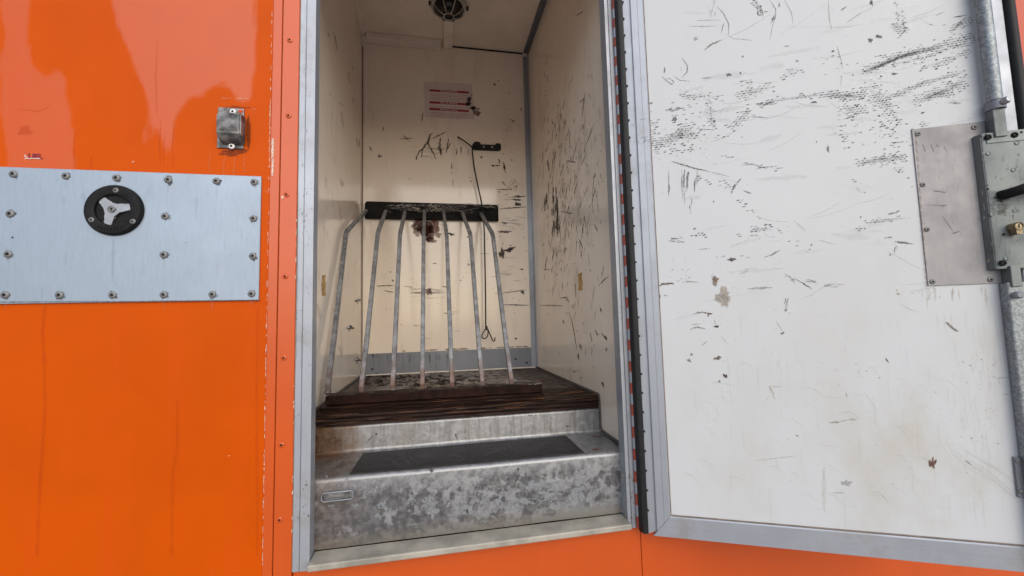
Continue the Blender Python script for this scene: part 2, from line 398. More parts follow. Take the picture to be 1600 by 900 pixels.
obj('side_panel', bx(.509, 3.6, 1.002, 1.03, ZB, 1.5), M['orange_trim'], V)
obj('header_panel', bx(-1.303, .509, 1.0, 1.03, 1.30, 1.5), M['orange_trim'], V)
obj('header_panel', bx(-.306, .508, .998, 1.03, ZT+.035, 1.30), M['orange_trim'], V)
obj('skirt', bx(-.306, .508, 1.004, 1.03, ZB, -.525), M['orange_trim'], V)
# hidden rest of the body: roof, floor, ends, back, and the core behind the orange side
core = bmesh.new(); box(core, -3.2, 3.6, 1.03, 3.4, 1.5, 1.54); box(core, -3.2, 3.6, 1.03, 3.4, ZB-.04, ZB); box(core, -3.24, -3.2, 1.0, 3.4, ZB, 1.5); box(core, 3.6, 3.64, 1.0, 3.4, ZB, 1.5); box(core, -3.2, 3.6, 3.36, 3.4, ZB, 1.5)
obj('outer_shell', core, M['orange_trim'], V)
# edge strip with chipped paint, then the riveted strip
es = obj('edge_strip', bx(XT, -.3462, .997, 1.02, ZB, 1.30, bev=.0012, seg=1), M['orange_trim'], V)
rs = obj('riveted_strip', bx(-.3446, -.308, .9965, 1.02, ZB, 1.30, bev=.0012, seg=1), M['orange_trim'], V)
obj('seam', bx(-.3462, -.3446, 1.0, 1.02, ZB, 1.3), M['dark'], V)
# rivet meshes
def rivet(name, rad, mat, parent, fit=False, n=16):
    b = bmesh.new(); lathe(b, [(rad, 0), (rad*.97, rad*.16), (rad*.72, rad*.34), (rad*.40, rad*.36), (rad*.36, rad*.12), (0, rad*.10)], (0, 0, 0), (0, -1, 0), n)
    return hole(obj(name, b, mat, parent, fit=False, smooth=50), rad*.38)
def hole(o, r_):
    o.data.materials.append(M['dark'])
    for p in o.data.polygons:
        if math.hypot(p.center.x, p.center.z) < r_: p.material_index = 1
    return o
def wp(v): return v+OFF
rv = rivet('rivet', .0062, M['orange_trim'], rs)
pl = [wp(onY(x, y, .9965)) for x, y in ((453, 63), (451, 181), (448, 304), (446, 432), (443.5, 559), (440, 695), (437, 812))]
copies(rv, pl, rs)
# paint chips along the strip
mk = Marks(lambda x, y: onY(x, y, .9958)); CW = (.75, .66, .55)
for y in range(-30, 880, 4):
    x = 425-(y/820)*14; d = .25+(.75 if 150 < y < 262 else 0)+(.3 if y > 480 else 0)
    if random.random() < d: mk.stroke([(x+random.uniform(-.6, .6), y), (x+random.uniform(-.5, .5), y+random.uniform(3, 9))], random.uniform(.5, 1.4), random.uniform(.4, .95), CW)
for (a, b, c) in ((216, 247, 3.6), (248, 275, 2.8)): mk.stroke([(426.4, a), (425.4, b)], c, 1, CW, .1, False)
for i in range(16):
    y = random.uniform(250, 830); mk.stroke([(468.5-y*.0146, y), (468-y*.0146, y+random.uniform(2, 9))], 1.4, .9, CW)
mk.blob(441.5, 308, 1.8, 2.4, .95, CW); mk.stroke([(466, 300), (463, 560)], 1.0, .5, (.05, .03, .03))
mk.build('paint_chips', rs)
mk = Marks(lambda x, y: onY(x, y, .9992)); DR = (.50, .045, .006)
mk.stroke([(70, 478), (66, 520), (69, 560), (70, 640), (66, 700), (61, 780), (58, 870)], 6, .22, DR, .05, False)
mk.stroke([(277, 624), (277, 700), (270, 740), (268, 870)], 5, .18, DR, .05, False)
mk.stroke([(403, 480), (401, 600), (402, 870)], 5, .16, DR, .05, False)
for x, y0, y1 in ((118, 205, 262), (144, 240, 265), (252, 185, 262), (258, 205, 262), (272, 195, 262), (246, 60, 180), (330, 235, 270), (352, 235, 290), (368, 236, 300), (384, 236, 270)):
    mk.stroke([(x, y0), (x-3, (y0+y1)/2), (x-1, y1)], 1.4, .4, (.62, .24, .12) if x > 320 else DR)
mk.stroke([(345, 153), (352, 154), (362, 153)], 1, .5, (.6, .4, .3)); mk.stroke([(368, 154), (390, 154)], 1, .6, (.65, .45, .35)); mk.stroke([(393, 170), (400, 171)], 1, .5, (.6, .4, .3))
mk.blob(208, 253, 2, 1.2, .8, (.7, .5, .4)); mk.blob(358, 712, 1.3, .8, .9, (.75, .5, .3)); mk.speck(250, 480, 400, 800, 14, (.4, .9), .5, (.4, .1, .03))
mk.blob(38, 205, 10, 9, .25, DR); mk.stroke([(30, 170), (60, 174), (80, 165)], 2, .3, DR)
mk.build('drip_marks', side)
# filler label, worn
t = bpy.data.curves.new('lettering', 'FONT'); t.body = 'UEL'; t.size = .0135; t.extrude = .0002; t.materials.append(M['letter'])
t.offset = .0004
tc_ = bpy.data.objects.new('lettering_curve', t); S.collection.objects.link(tc_); me_ = bpy.data.meshes.new_from_object(tc_.evaluated_get(bpy.context.evaluated_depsgraph_get())); bpy.data.objects.remove(tc_)
to = bpy.data.objects.new('lettering', me_); link(to, V)
p = wp(onY(43, 246.5, .9990)); to.location = p; to.rotation_euler = (R(90), 0, 0); to.scale = (1.15, 1, 1)
mk = Marks(lambda x, y: onY(x, y, .9987)); mk.stroke([(38, 247.6), (50, 247.4), (63, 247.8)], 1.3, 1, (.8, .75, .72), .05, False); mk.blob(39, 243, 1.2, 2, .8, (.8, .72, .7)); mk.blob(41, 245.5, 2.2, 1.4, 1, (.8, .72, .7)); mk.build('label_remains', side)

# ---- cover plate with rivets
hx0 = -1.02; zt, zb = .3405, .058
cp = obj('cover_plate', bx(hx0, -.3835, .9955, .9998, zb, zt, bev=.0008, seg=1), M['alu_plate'], V)
rp = [(21, 272), (103, 275), (182, 278), (263, 281), (338, 283), (397, 284.5), (396, 341.5), (395, 400), (393, 459), (332, 460), (256, 460.5), (176, 461), (93, 461), (8, 461), (16, 334), (13, 397), (258, 338), (256, 398)]
rv = rivet('rivet', .0076, M['rivet'], cp); pts = [wp(onY(x, y, .9955)) for x, y in rp]
pts += [wp(Vector((X, .9955, Z))) for X, Z in ((-.98, .325), (-.98, .2), (-.98, .075))]
copies(rv, pts, cp)
mk = Marks(lambda x, y: onY(x, y, .9949))
for x, y in rp:
    mk.blob(x+1.0, y+.8, random.uniform(6.4, 7.6), random.uniform(5.8, 7), random.choice((.35, .6, .9)), (.07, .07, .08))
    mk.stroke([(x, y+6), (x+random.uniform(-1, 1), y+random.uniform(12, 26))], 3, .12, (.25, .27, .3))
mk.stroke([(177, 372), (176, 410), (176, 440)], 5, .18, (.2, .24, .32), .1); mk.brush([(285, 380), (300, 384)], 8, 5, .3, (.3, .32, .36), .8); mk.speck(0, 280, 400, 460, 26, (.35, .9), .6, (.12, .12, .14))
mk.blob(19, 371, 2, 1.4, .95); mk.speck(110, 370, 150, 430, 20, (.4, 1), .3, (.3, .33, .38)); mk.speck(270, 370, 330, 450, 30, (.4, 1.1), .3, (.3, .33, .38))
for i in range(60): x = random.uniform(0, 400); y = random.uniform(285, 455); mk.stroke([(x, y), (x+random.uniform(-2, 2), y+random.uniform(4, 30))], random.choice((.7, 1, 4, 8)), random.uniform(.04, .16), random.choice([(.18, .2, .25), (.5, .55, .6)]), .2)
mk.stroke([(0, 472), (200, 471), (406, 469)], 1.6, .6, (.06, .05, .05), .1, False); mk.build('plate_dirt', cp)
# ---- filler cap
fc = onY(180, 329, .9955); R0 = .0545
b = bmesh.new(); lathe(b, [(R0, 0), (R0, .004), (R0-.004, .009), (R0-.018, .0105), (R0-.0215, .0085), (R0-.0225, .0035), (0, .003)], fc, (0, -1, 0), 48)
ring = obj('filler_cap', b, M['blackplastic'], V, smooth=40)
# star handle of three arms
sb = bmesh.new(); poly = []
for k in range(3):
    A = R(14+120*k)
    for da, rr in ((-.62, .0155), (-.40, .0185), (-.30, .0255), (-.27, .0320), (0, .0335), (.27, .0320), (.30, .0255), (.40, .0185), (.62, .0155)):
        poly.append((fc.x+rr*math.cos(A+da*1.0), fc.z+rr*math.sin(A+da*1.0)))
prism(sb, poly, 'y', .9955-.0095, .9955-.0036); bmesh.ops.bevel(sb, geom=[e for e in sb.edges], offset=.0018, segments=2, affect='EDGES')
for v in sb.verts:
    d_ = math.hypot(v.co.x-fc.x, v.co.z-fc.z)
    if v.co.y < .989 and d_ > .018: v.co.y += min(.0045, (d_-.018)*.32)
sh = obj('star_handle', sb, M['chrome'], ring, smooth=50)
b = bmesh.new(); lathe(b, [(.0068, 0), (.0068, .0115), (.0058, .0125), (.005, .011), (.0028, .011), (.0026, .0098), (0, .0098)], fc, (0, -1, 0), 20); obj('lock_barrel', b, M['rivet'], ring, smooth=40)
b = bx(fc.x-.0006, fc.x+.0006, .9955-.0118, .9955-.0099, fc.z-.003, fc.z+.003); obj('key_slot', b, M['dark'], ring)
scr = rivet('screw', .0055, M['rivet'], ring)
copies(scr, [wp(onY(x, y, .9955-.0095)) for x, y in ((181, 297.5), (143, 343.5), (207.5, 346))], ring)
b = bmesh.new()
for k in range(9):
    A = R(-122+k*8); tube(b, [(fc.x+r_*math.cos(A+o), .9852, fc.z+r_*math.sin(A+o)) for r_, o in ((.036, 0), (.040, .05), (.043, -.02), (.047, .03))], .0009, 5)
obj('embossed_marking', b, M['blackplastic'], ring)

# ---- small screwed cover on the orange side
c = onY(366, 202, 1.0)
def px(x, y, Y=1.0): q = onY(x, y, Y); return q
fl = bx(px(347, 0).x, px(387, 0).x, .9965, .9998, px(366, 233).z, px(366, 170).z, bev=.001)
cv = obj('vent_cover', fl, M['ventcover'], V)
a0, a1 = px(348, 200), px(387, 200); zt_, zb_ = px(366, 183).z, px(366, 226).z
pb = bmesh.new(); prof = [(.9965, zt_), (.975, zt_-.001), (.970, zt_-.006), (.970, zb_+.018), (.973, zb_+.010), (.9965, zb_-.004)]
prism(pb, prof, 'x', a0.x, a1.x-.002); bmesh.ops.bevel(pb, geom=list(pb.edges), offset=.003, segments=3, affect='EDGES'); obj('hood', pb, M['ventcover'], cv, smooth=50)
sc = rivet('screw', .0068, M['labelwhite'], cv); copies(sc, [wp(px(364, 174.6, .9945)), wp(px(362, 228.6, .9945))], cv)
mk = Marks(lambda x, y: onY(x, y, .9960)); mk.blob(376, 174, 5, 2.4, .95, (.6, .07, .01), 0, .2); mk.build('paint_patch', cv)
mk = Marks(lambda x, y: onY(x, y, .9990)); mk.blob(364, 238, 20, 7, .5, (.06, .025, .015)); mk.blob(388, 205, 4, 28, .55, (.05, .02, .01), 0, .2); mk.blob(366, 168, 20, 3, .4, (.1, .04, .02)); mk.build('dark_surround', side)  # dark blotches below, beside and above the cover

# ---- door posts
def post(xa, xb, groove, name='door_post'):
    prof = [(xa, 1.03), (xa, .9968), (groove-.0012, .9968), (groove-.0012, .9995), (groove+.0012, .9995), (groove+.0012, .9955), (xb, .9955), (xb, 1.03)]
    b = bmesh.new(); prism(b, prof, 'z', -.53, ZT); return obj(name, b, M['alu_post'], V)
pL = post(-.3055, -.2715, -.292); pR = post(.473, .4920, .4825)
obj('door_header', bx(-.3055, .5075, .9955, 1.03, ZT, ZT+.035), M['alu_post'], V)
obj('joint_seal', bx(-.3085, -.3055, .999, 1.03, -.53, ZT), M['sealant'], V)
mk = Marks(lambda x, y: onY(x, y, .9948)); 
for i in range(60): y = random.uniform(-20, 820) if i < 30 else random.uniform(250, 420); x = random.uniform(473, 492)-y*.013; mk.blob(x, y, random.uniform(.4, 1.4), random.uniform(.5, 2.6), random.uniform(.2, .6), (.25, .23, .23))
for i in range(12): y = random.uniform(0, 820); mk.stroke([(478-y*.0135, y), (478-y*.0135, y+random.uniform(20, 90))], .8, .25, (.2, .2, .22))
mk.speck(470, 740, 486, 820, 10); mk.build('post_wear', pL)
mk = Marks(lambda x, y: onY(x, y, .9948))
for i in range(40): y = random.uniform(0, 820); mk.blob(random.uniform(945, 958)+y*.045, y, random.uniform(.3, .9), random.uniform(.4, 2.2), random.uniform(.2, .6), (.2, .18, .18))
for i in range(24): y = random.uniform(740, 815); mk.blob(random.uniform(968, 995), y, random.uniform(.8, 2.4), random.uniform(.8, 4), .5, (.20, .15, .09))
mk.build('post_wear', pR)

# ---- locker interior
bw = obj('back_wall', bx(XL, XR, YB, YB+.02, -.55, ZC), M['cream'], V)
lw = obj('left_wall', bx(XL-.02, XL, 1.03, YB+.02, -.55, ZC), M['cream'], V)
rw = obj('right_wall', bx(XR, XR+.02, 1.03, YB+.02, -.55, ZC), M['cream'], V)
ce = obj('ceiling', bx(XL-.02, XR+.02, 1.03, YB+.02, ZC, ZC+.02), M['ceil'], V)
kp = obj('kick_plate', bx(XL+.004, .4755, YB-.003, YB-.0005, ZF+.003, -.141), M['alu_dark'], V)
b = bmesh.new(); box(b, .476, .5015, YB-.004, YB-.0005, ZF+.003, ZC-.021); box(b, .498, .5015, YB-.024, YB-.004, ZF+.003, ZC-.021); obj('corner_profile', b, M['alu_post'], V)
b = bmesh.new(); box(b, .477, .5015, 1.04, YB-.005, ZC-.003, ZC-.0005); box(b, .4985, .5015, 1.04, YB-.005, ZC-.02, ZC-.003); obj('ceiling_profile', b, M['alu_dark'], V)
b = bmesh.new(); box(b, XL+.0005, XL+.018, 1.04, YB-.02, ZC-.004, ZC-.0005); box(b, XL+.0005, XL+.022, YB-.022, YB-.0005, ZC-.045, ZC-.005); obj('ceiling_profile', b, M['trimcream'], V, label='cream painted profile along the left ceiling edge')
cdz = obj('cable_duct', bx(XL+.023, .048, YB-.045, YB-.001, ZC-.03, ZC-.001, bev=.002), M['trimcream'], V)
obj('cable_duct', bx(.060, .105, 1.80, YB-.001, ZC-.018, ZC-.001, bev=.002), M['trimcream'], V)
obj('wall_joint', bx(.107, .475, YB-.004, YB-.0005, ZC-.007, ZC-.0005), M['dark'], V)
obj('wall_joint', bx(XL+.0005, XL+.004, YB-.004, YB-.0005, ZF+.003, ZC-.05), M['sealant'], V)
# floor, worn nosing
def rough_slab(x0, x1, y0, y1, z0, z1, nx, ny, amp, seed):
    b = bmesh.new(); top = []
    for j in range(ny+1):
        row = []
        for i in range(nx+1):
            X = x0+(x1-x0)*i/nx; Y = y0+(y1-y0)*j/ny; h = amp*noise.noise(Vector((X*9, Y*60, seed)))+amp*.6*noise.noise(Vector((X*40, Y*200, seed)))
            row.append(b.verts.new((X, Y+(h*1.2 if j == 0 else 0), z1+h-(.004 if j == 0 else 0))))
        top.append(row)
    for j in range(ny):
        for i in range(nx): b.faces.new((top[j][i], top[j][i+1], top[j+1][i+1], top[j+1][i]))
    prev = top[0]
    for k in range(1, 7):
        Z = z1+(z0-z1)*k/6; row = []
        for i in range(nx+1):
            X = x0+(x1-x0)*i/nx; h = amp*1.6*noise.noise(Vector((X*12, k*3.7, seed+5)))+(.0025 if k % 2 else -.001)
            row.append(b.verts.new((X, y0+h, Z)))
        for i in range(nx): b.faces.new((row[i], row[i+1], prev[i+1], prev[i]))
        prev = row
    return b
fl = obj('floor_board', rough_slab(XL+.001, XR-.001, 1.212, YB-.001, ZF-.034, ZF, 160, 50, .0016, 3), M['wood'], V)
obj('floor_sealant', bx(XL+.0005, XL+.006, 1.215, YB-.01, ZF, ZF+.010, bev=.002), M['rubberedge'], V); obj('floor_sealant', bx(XR-.006, XR-.0005, 1.215, YB-.01, ZF, ZF+.009, bev=.002), M['rubberedge'], V)
b = bmesh.new(); tube(b, [(XR-.002, 1.215, ZF+.004), (XR-.002, 1.212, ZF-.03), (XR-.002, 1.212, -.335), (XR-.002, 1.2, -.345), (XR-.002, 1.06, -.348)], .004, 6); obj('step_sealant', b, M['rubberedge'], V); b = bmesh.new(); tube(b, [(XL+.002, 1.212, ZF-.03), (XL+.002, 1.212, -.335), (XL+.002, 1.06, -.348)], .004, 6); obj('step_sealant', b, M['rubberedge'], V)
b = bmesh.new(); tube(b, [(XL+.01, YB-.006, ZF+.004), (.49, YB-.006, ZF+.004)], .003, 6); obj('edge_bead', b, M['trimcream'], V)
# step profile
def arc(cy, cz, r_, a0, a1, n=6): return [(cy+r_*math.cos(R(a0+(a1-a0)*i/n)), cz+r_*math.sin(R(a0+(a1-a0)*i/n))) for i in range(n+1)]
prof = [(1.031, -.507)]+arc(1.041, -.363, .010, 180, 90)+arc(1.205, -.342, .010, 270, 360)+arc(1.225, -.287, .009, 180, 90)+[(1.30, -.278), (1.30, -.507)]
b = bmesh.new(); nseg = 60
rows = []
for i in range(nseg+1):
    X = XL+.0005+(XR-XL-.001)*i/nseg; rows.append([b.verts.new((X, y+.0010*noise.noise(Vector((X*11, y*20, z*14))), z+.0010*noise.noise(Vector((X*9, y*17+4, z*20))))) for y, z in prof])
for i in range(nseg):
    for k in range(len(prof)): kk = (k+1) % len(prof); b.faces.new((rows[i][k], rows[i+1][k], rows[i+1][kk], rows[i][kk]))
st = obj('step', b, M['step'], V, smooth=60)
obj('sill', bx(-.27, .472, .972, 1.0305, -.522, -.508, bev=.003), M['sill'], V)
mk = Marks(lambda x, y: onY(x, y, 1.2135)); RU = (.16, .075, .03)
for i in range(20): mk.blob(random.uniform(486, 528), random.uniform(668, 715), random.uniform(3, 10), random.uniform(4, 12), .35, RU)
mk.stroke([(534, 668), (533, 715)], 1.5, .5, RU); mk.blob(588, 678, 2, 1.5, .95); mk.stroke([(575, 688), (582, 682)], 1.2, .8); mk.stroke([(711, 677), (714, 686)], 2, .9); mk.blob(829, 649, 3, 1, .9); mk.blob(887, 666, 3.5, 1, .9); mk.speck(490, 640, 945, 705, 60, (.4, 1.3), .5, (.2, .18, .17))
for i in range(40): x = random.uniform(540, 940); y = 700-.078*(x-490)-random.uniform(0, 28); mk.stroke([(x, y), (x+random.uniform(-8, 8), y+random.uniform(-7, 7))], .8, .4, (.62, .62, .64))
for x in (727, 600, 860): mk.stroke([(x, 660), (x+1, 690)], 4, .3, (.25, .2, .15))
mk.build('step_dirt', st)
mk = Marks(lambda x, y: onZ(x, y, -.3512))
for i in range(14): mk.blob(random.uniform(490, 560), random.uniform(712, 745), random.uniform(4, 14), random.uniform(2, 6), .35, (.20, .15, .11))
for x, y in ((935, 682), (934, 702), (880, 678)): mk.stroke([(x-10, y), (x+8, y-1)], 2.2, .75, (.18, .08, .04))
mk.brush([(515, 735), (540, 725)], 12, 12, .4, (.1, .09, .08)); mk.build('tread_dirt', st)
mk = Marks(lambda x, y: onY(x, y, 1.0296)); LF = (.25, .26, .275); DF = (.10, .10, .105)
for x, y, a, b_ in ((600, 790, 8, 8), (612, 800, 5, 3), (674, 781, 6, 7), (676, 800, 8, 9), (642, 778, 7, 6), (651, 796, 6, 7), (728, 792, 6, 10), (733, 800, 10, 5), (757, 785, 8, 6), (780, 782, 8, 9), (800, 790, 12, 7), (820, 783, 14, 6), (835, 782, 10, 4), (556, 790, 5, 4), (590, 805, 5, 3), (830, 760, 16, 9), (905, 765, 12, 22), (925, 775, 10, 14), (860, 772, 14, 8), (885, 790, 9, 6), (870, 755, 10, 7)):
    mk.blob(x, y, a, b_, .9, LF, 0, .8)
for x, y, a, b_ in ((822, 748, 9, 8), (808, 745, 4, 6), (866, 742, 2, 6), (950, 755, 4, 9), (765, 765, 4, 3)): mk.blob(x, y, a, b_, .6, DF, 0, .8)
mk.blob(674, 735, 3, 3, .8, (.06, .04, .03)); mk.blob(810, 733, 2, 3, .8, (.05, .05, .06)); mk.speck(500, 735, 960, 805, 110, (.4, 1.4), .5, (.12, .11, .11))
for i in range(34): mk.blob(random.uniform(500, 955), random.uniform(738, 800), random.uniform(1, 5), random.uniform(1, 4), .6, LF, 0, .9)
mk.build('flaking_coat', st)
# flush latch in the lower riser
A = onY(503, 786, 1.03); B = onY(552, 764, 1.03)
lx0, lx1, lz0, lz1 = A.x, B.x, A.z+.004, B.z-.002
b = bmesh.new(); box(b, lx0+.004, lx1-.004, 1.0285, 1.0305, lz0+.003, lz1-.001); la = obj('flush_latch', b, M['ventcover'], V)
b = bmesh.new(); y_ = 1.0262; tube(b, [(lx0+.004, y_, lz0), (lx0, y_, lz0+.004), (lx0, y_, lz1-.004), (lx0+.004, y_, lz1), (lx1-.002, y_, lz1), (lx1, y_, lz1-.004), (lx1, y_, lz0+.004), (lx1-.003, y_, lz0)], .0018, 6, closed=True)
obj('latch_frame', b, M['alu_post'], la, smooth=60)
b = bmesh.new(); tube(b, [(lx1-.02, y_-.003, lz0+.006), (lx0+.012, y_-.004, lz0+.004), (lx0+.007, y_-.003, lz0+.009), (lx0+.007, y_-.003, lz1-.006), (lx0+.012, y_-.003, lz1-.003)], .0018, 6); obj('pull_ring', b, M['chrome'], la, smooth=60)
obj('catch', bx(lx1-.006, lx1-.002, y_-.004, 1.0285, lz0+.006, lz1+.002, bev=.001), M['chrome'], la)

# ---- scuffs on the back wall
mk = Marks(lambda x, y: onY(x, y, YB-.0007))
for pts, wd in (([(649, 248), (655, 237), (662, 231), (668, 222), (673, 209)], 2.6), ([(668, 228), (671, 212), (676, 207)], 2), ([(668, 222), (674, 234), (679, 243), (681, 250)], 2), ([(660, 232), (659, 246)], 1.6), ([(674, 217), (685, 212), (697, 206)], 1.6),
               ([(688, 215), (687, 230), (689, 243)], 3.4), ([(686, 228), (689, 240)], 4.2), ([(702, 216), (699, 228), (697, 240)], 2), ([(704, 222), (700, 233)], 1.4), ([(714, 232), (713, 242)], 1.3), ([(720, 229), (721, 240)], 1.6), ([(732, 234), (731, 242)], 1),
               ([(651, 243), (650, 250)], 2.2), ([(625, 217), (646, 216)], 1.4), ([(630, 211), (640, 221)], 1), ([(592, 240), (592, 247)], 1.6), ([(577, 229), (581, 236)], 2.4), ([(597, 205), (600, 198)], 1.2), ([(661, 176), (659, 189)], 1.6),
               ([(798, 186), (804, 191)], 2), ([(812, 168), (816, 173)], 1.4), ([(770, 258), (782, 259)], 1.3), ([(786, 252), (790, 270)], 1.8), ([(779, 248), (781, 255)], 1.6), ([(706, 254), (706, 265)], 1.4), ([(708, 280), (708, 290)], 1), ([(735, 281), (737, 285)], 1.2),
               ([(776, 296), (800, 296)], 1), ([(806, 289), (808, 295)], 1.6), ([(784, 283), (790, 290)], 1.6), ([(782, 326), (810, 324), (822, 323)], 1.6), ([(778, 362), (800, 362)], 3), ([(782, 347), (794, 349)], 2.4), ([(790, 392), (800, 388), (806, 386)], 3), ([(812, 420), (818, 421)], 2.4),
               ([(588, 447), (618, 446)], 1.4), ([(600, 454), (616, 457)], 1), ([(632, 447), (645, 449)], .9), ([(785, 476), (826, 477)], 1.3), ([(785, 458), (822, 453)], 1), ([(692, 489), (710, 491)], 1), ([(690, 448), (700, 448)], 1), ([(676, 412), (683, 412)], 1)):
    mk.stroke(pts, wd*1.15, 1, (.035, .027, .024))
for x, y, a, b_ in ((773, 132, 2, 1.6), (779, 126, 1.6, 1), (733, 156, 3.4, 6), (738, 169, 5, 3), (744, 177, 6, 3.5), (594, 244, 3.4, 2), (706, 270, 1.2, 1.2), (752, 246, 2.4, 2.6), (770, 259, 2.4, 1.6), (788, 262, 2.2, 3.6), (800, 250, 1.2, 1.2), (807, 312, 6, 2), (812, 307, 10, 1.6), (808, 319, 5, 3), (706, 366, 5, 3), (800, 388, 5, 3), (784, 397, 4, 8), (796, 391, 7, 2.4), (817, 457, 3, 2.2), (614, 439, 1.6, 2.2), (610, 425, 1.4, 1), (720, 438, 1.6, 1.2), (732, 413, 2.4, 2), (733, 370, 4, 2), (780, 300, 2, 1)):
    mk.blob(x, y, a, b_, .9, (.045, .035, .03), 0, .7)
mk.blob(744, 177, 4, 2.4, .8, (.32, .2, .13))
# torn patch, heart-shaped, showing red brown core
for x, y, a, b_ in ((657, 352, 12, 13), (676, 354, 13, 12), (668, 364, 12, 14), (672, 374, 7, 5), (664, 356, 14, 12), (666, 360, 12, 12)): mk.blob(x, y, a, b_, 1, (.17, .04, .026), 0, .2)
for x, y, a, b_ in ((648, 352, 5, 8), (652, 364, 5, 5), (683, 366, 7, 4), (677, 377, 7, 2.6)): mk.blob(x, y, a, b_, .8, (.40, .29, .24), 0, .6)
mk.blob(670, 456, 5, 6, .85, (.30, .16, .13)); mk.blob(672, 455, 2.4, 4, .9, (.09, .03, .02))
mk.brush([(640, 458), (700, 458)], 12, 26, .6, (.2, .16, .15), .8); mk.brush([(785, 345), (820, 350)], 16, 18, .6, DK, .8); mk.brush([(785, 310), (822, 308)], 10, 10, .6, DK, .8); mk.brush([(775, 430), (822, 432)], 40, 10, .5, DK, .8)
mk.brush([(640, 237), (700, 237)], 14, 10, .5, DK, .9); mk.brush([(798, 282), (806, 300)], 14, 14, .7, DK, .9); mk.speck(770, 120, 822, 500, 70, (.3, 1.3), .7, (.06, .045, .035)); mk.speck(575, 120, 770, 540, 70, (.3, 1.0), .6, (.08, .055, .04))
for i in range(30): x = random.uniform(575, 822); y = random.uniform(330, 530); mk.stroke([(x, y), (x+random.uniform(3, 16), y+random.uniform(-1, 1))], random.uniform(.6, 1.1), random.uniform(.2, .7), (.07, .05, .04))
for i in range(24): x = random.uniform(572, 826); y = 551-.039*(x-572); mk.blob(x, y, random.uniform(2, 8), random.uniform(.8, 2), .5, (.28, .2, .15))
mk.build('scuff_marks', bw)
mk = Marks(lambda x, y: onY(x, y, YB-.0038))
for x, y in ((806, 561), (823, 567), (583, 556), (582, 577), (589, 584), (806, 529)): mk.blob(x, y, 2.2, 1.8, .95)
for i in range(36): x = random.uniform(575, 700); mk.stroke([(x, 552), (x+random.uniform(-1, 1), random.uniform(556, 580))], 1.6, .3, (.08, .1, .14))
mk.build('water_streaks', kp)
# ---- right wall
mk = Marks(lambda x, y: onX(x, y, XR-.0007)); SC = (.13, .095, .07)
def sstroke(x, y, L, slope, w_, a): mk.stroke([(x, y), (x-L*slope*.5+random.uniform(-.6, .6), y+L*.5), (x-L*slope, y+L)], w_, a, SC)
for i in range(430):
    x = random.triangular(836, 945, 885); y = random.gauss(290, 95)
    if y < 90 or y > 560: continue
    sl_ = random.uniform(-.12, .3) if x < 915 else random.uniform(-.2, .5); sstroke(x, y, random.expovariate(1/9)+2, sl_, random.choice((.4, .6, .9, 1.4)), random.uniform(.12, .85))
for i in range(26): sstroke(random.uniform(861, 874), random.uniform(290, 355), random.uniform(8, 26), random.uniform(-.05, .08), random.uniform(.9, 1.9), .9)
for i in range(10): sstroke(random.uniform(850, 856), random.uniform(298, 325), random.uniform(6, 16), .1, 1.6, .8)
for pts, wd in (([(899, 25), (911, 18)], 1.6), ([(905, 160), (915, 152)], 1.5), ([(856, 250), (857, 266)], 2.4), ([(869, 295), (871, 340), (870, 366)], 2.8), ([(867, 352), (872, 360)], 4), ([(876, 330), (894, 334)], 1.6), ([(926, 279), (931, 272)], 2), ([(886, 251), (900, 254)], 1.4), ([(928, 350), (934, 362)], 1.6), ([(905, 374), (910, 386)], 1.8), ([(936, 446), (943, 438), (951, 431)], 1.6), ([(875, 466), (884, 465), (888, 470)], 1.8), ([(889, 488), (893, 500), (897, 520), (901, 545)], 1.1), ([(906, 537), (908, 546)], 2), ([(903, 552), (904, 562)], 2), ([(922, 520), (925, 534)], 1.3), ([(930, 515), (934, 525)], 1.7), ([(940, 520), (946, 530)], 1.6), ([(946, 524), (948, 532)], 3.2), ([(941, 596), (943, 605)], 3), ([(907, 588), (908, 592)], 3), ([(921, 420), (923, 424)], 2), ([(877, 418), (877, 424)], 1.6), ([(938, 480), (939, 487)], 2), ([(947, 543), (948, 549)], 2.2), ([(928, 538), (929, 541)], 2), ([(880, 500), (881, 506)], 2.4), ([(845, 477), (880, 478)], 1.4), ([(848, 421), (860, 421)], 1)):
    mk.stroke(pts, wd, .92, (.05, .038, .032))
for i in range(40): x = random.triangular(838, 945, 880); y = random.gauss(310, 80); mk.stroke([(x, y), (x-random.uniform(-2, 4), y+random.uniform(10, 30)), (x-random.uniform(-2, 8), y+random.uniform(35, 70))], random.uniform(3, 9), random.uniform(.04, .12), (.22, .17, .13), .2)
mk.speck(840, 100, 945, 600, 120, (.3, 1.0), .6, SC); mk.speck(872, 575, 905, 582, 22, (.4, 1.6), .4, SC)
mk.build('scuff_marks', rw)
mk = Marks(lambda x, y: onX(x, y, XL+.0007))
for pts, wd in (([(522, 50), (526, 72), (525, 80)], 1.6), ([(512, 50), (514, 58)], 1.2), ([(557, 215), (559, 230)], 1.8), ([(561, 218), (562, 231)], 1.4), ([(531, 160), (536, 166)], 1), ([(550, 103), (551, 110)], 1), ([(515, 145), (517, 150)], 1)): mk.stroke(pts, wd, .6, (.13, .08, .06))
for x, y in ((559, 469), (546, 512), (558, 562)): mk.blob(x+1, y, 5, 3, .9, DK, 0, .8); mk.stroke([(x+1, y-5), (x, y+7)], 1.6, .8)
for i in range(26): x = random.uniform(496, 562); y = random.uniform(60, 540); mk.stroke([(x, y), (x+random.uniform(-3, 5), y+random.uniform(6, 30))], random.choice((.6, .9, 3, 5)), random.uniform(.06, .3), (.24, .17, .13))
mk.speck(495, 30, 565, 560, 60, (.3, 1), .45, (.15, .1, .07)); mk.build('scuff_marks', lw)
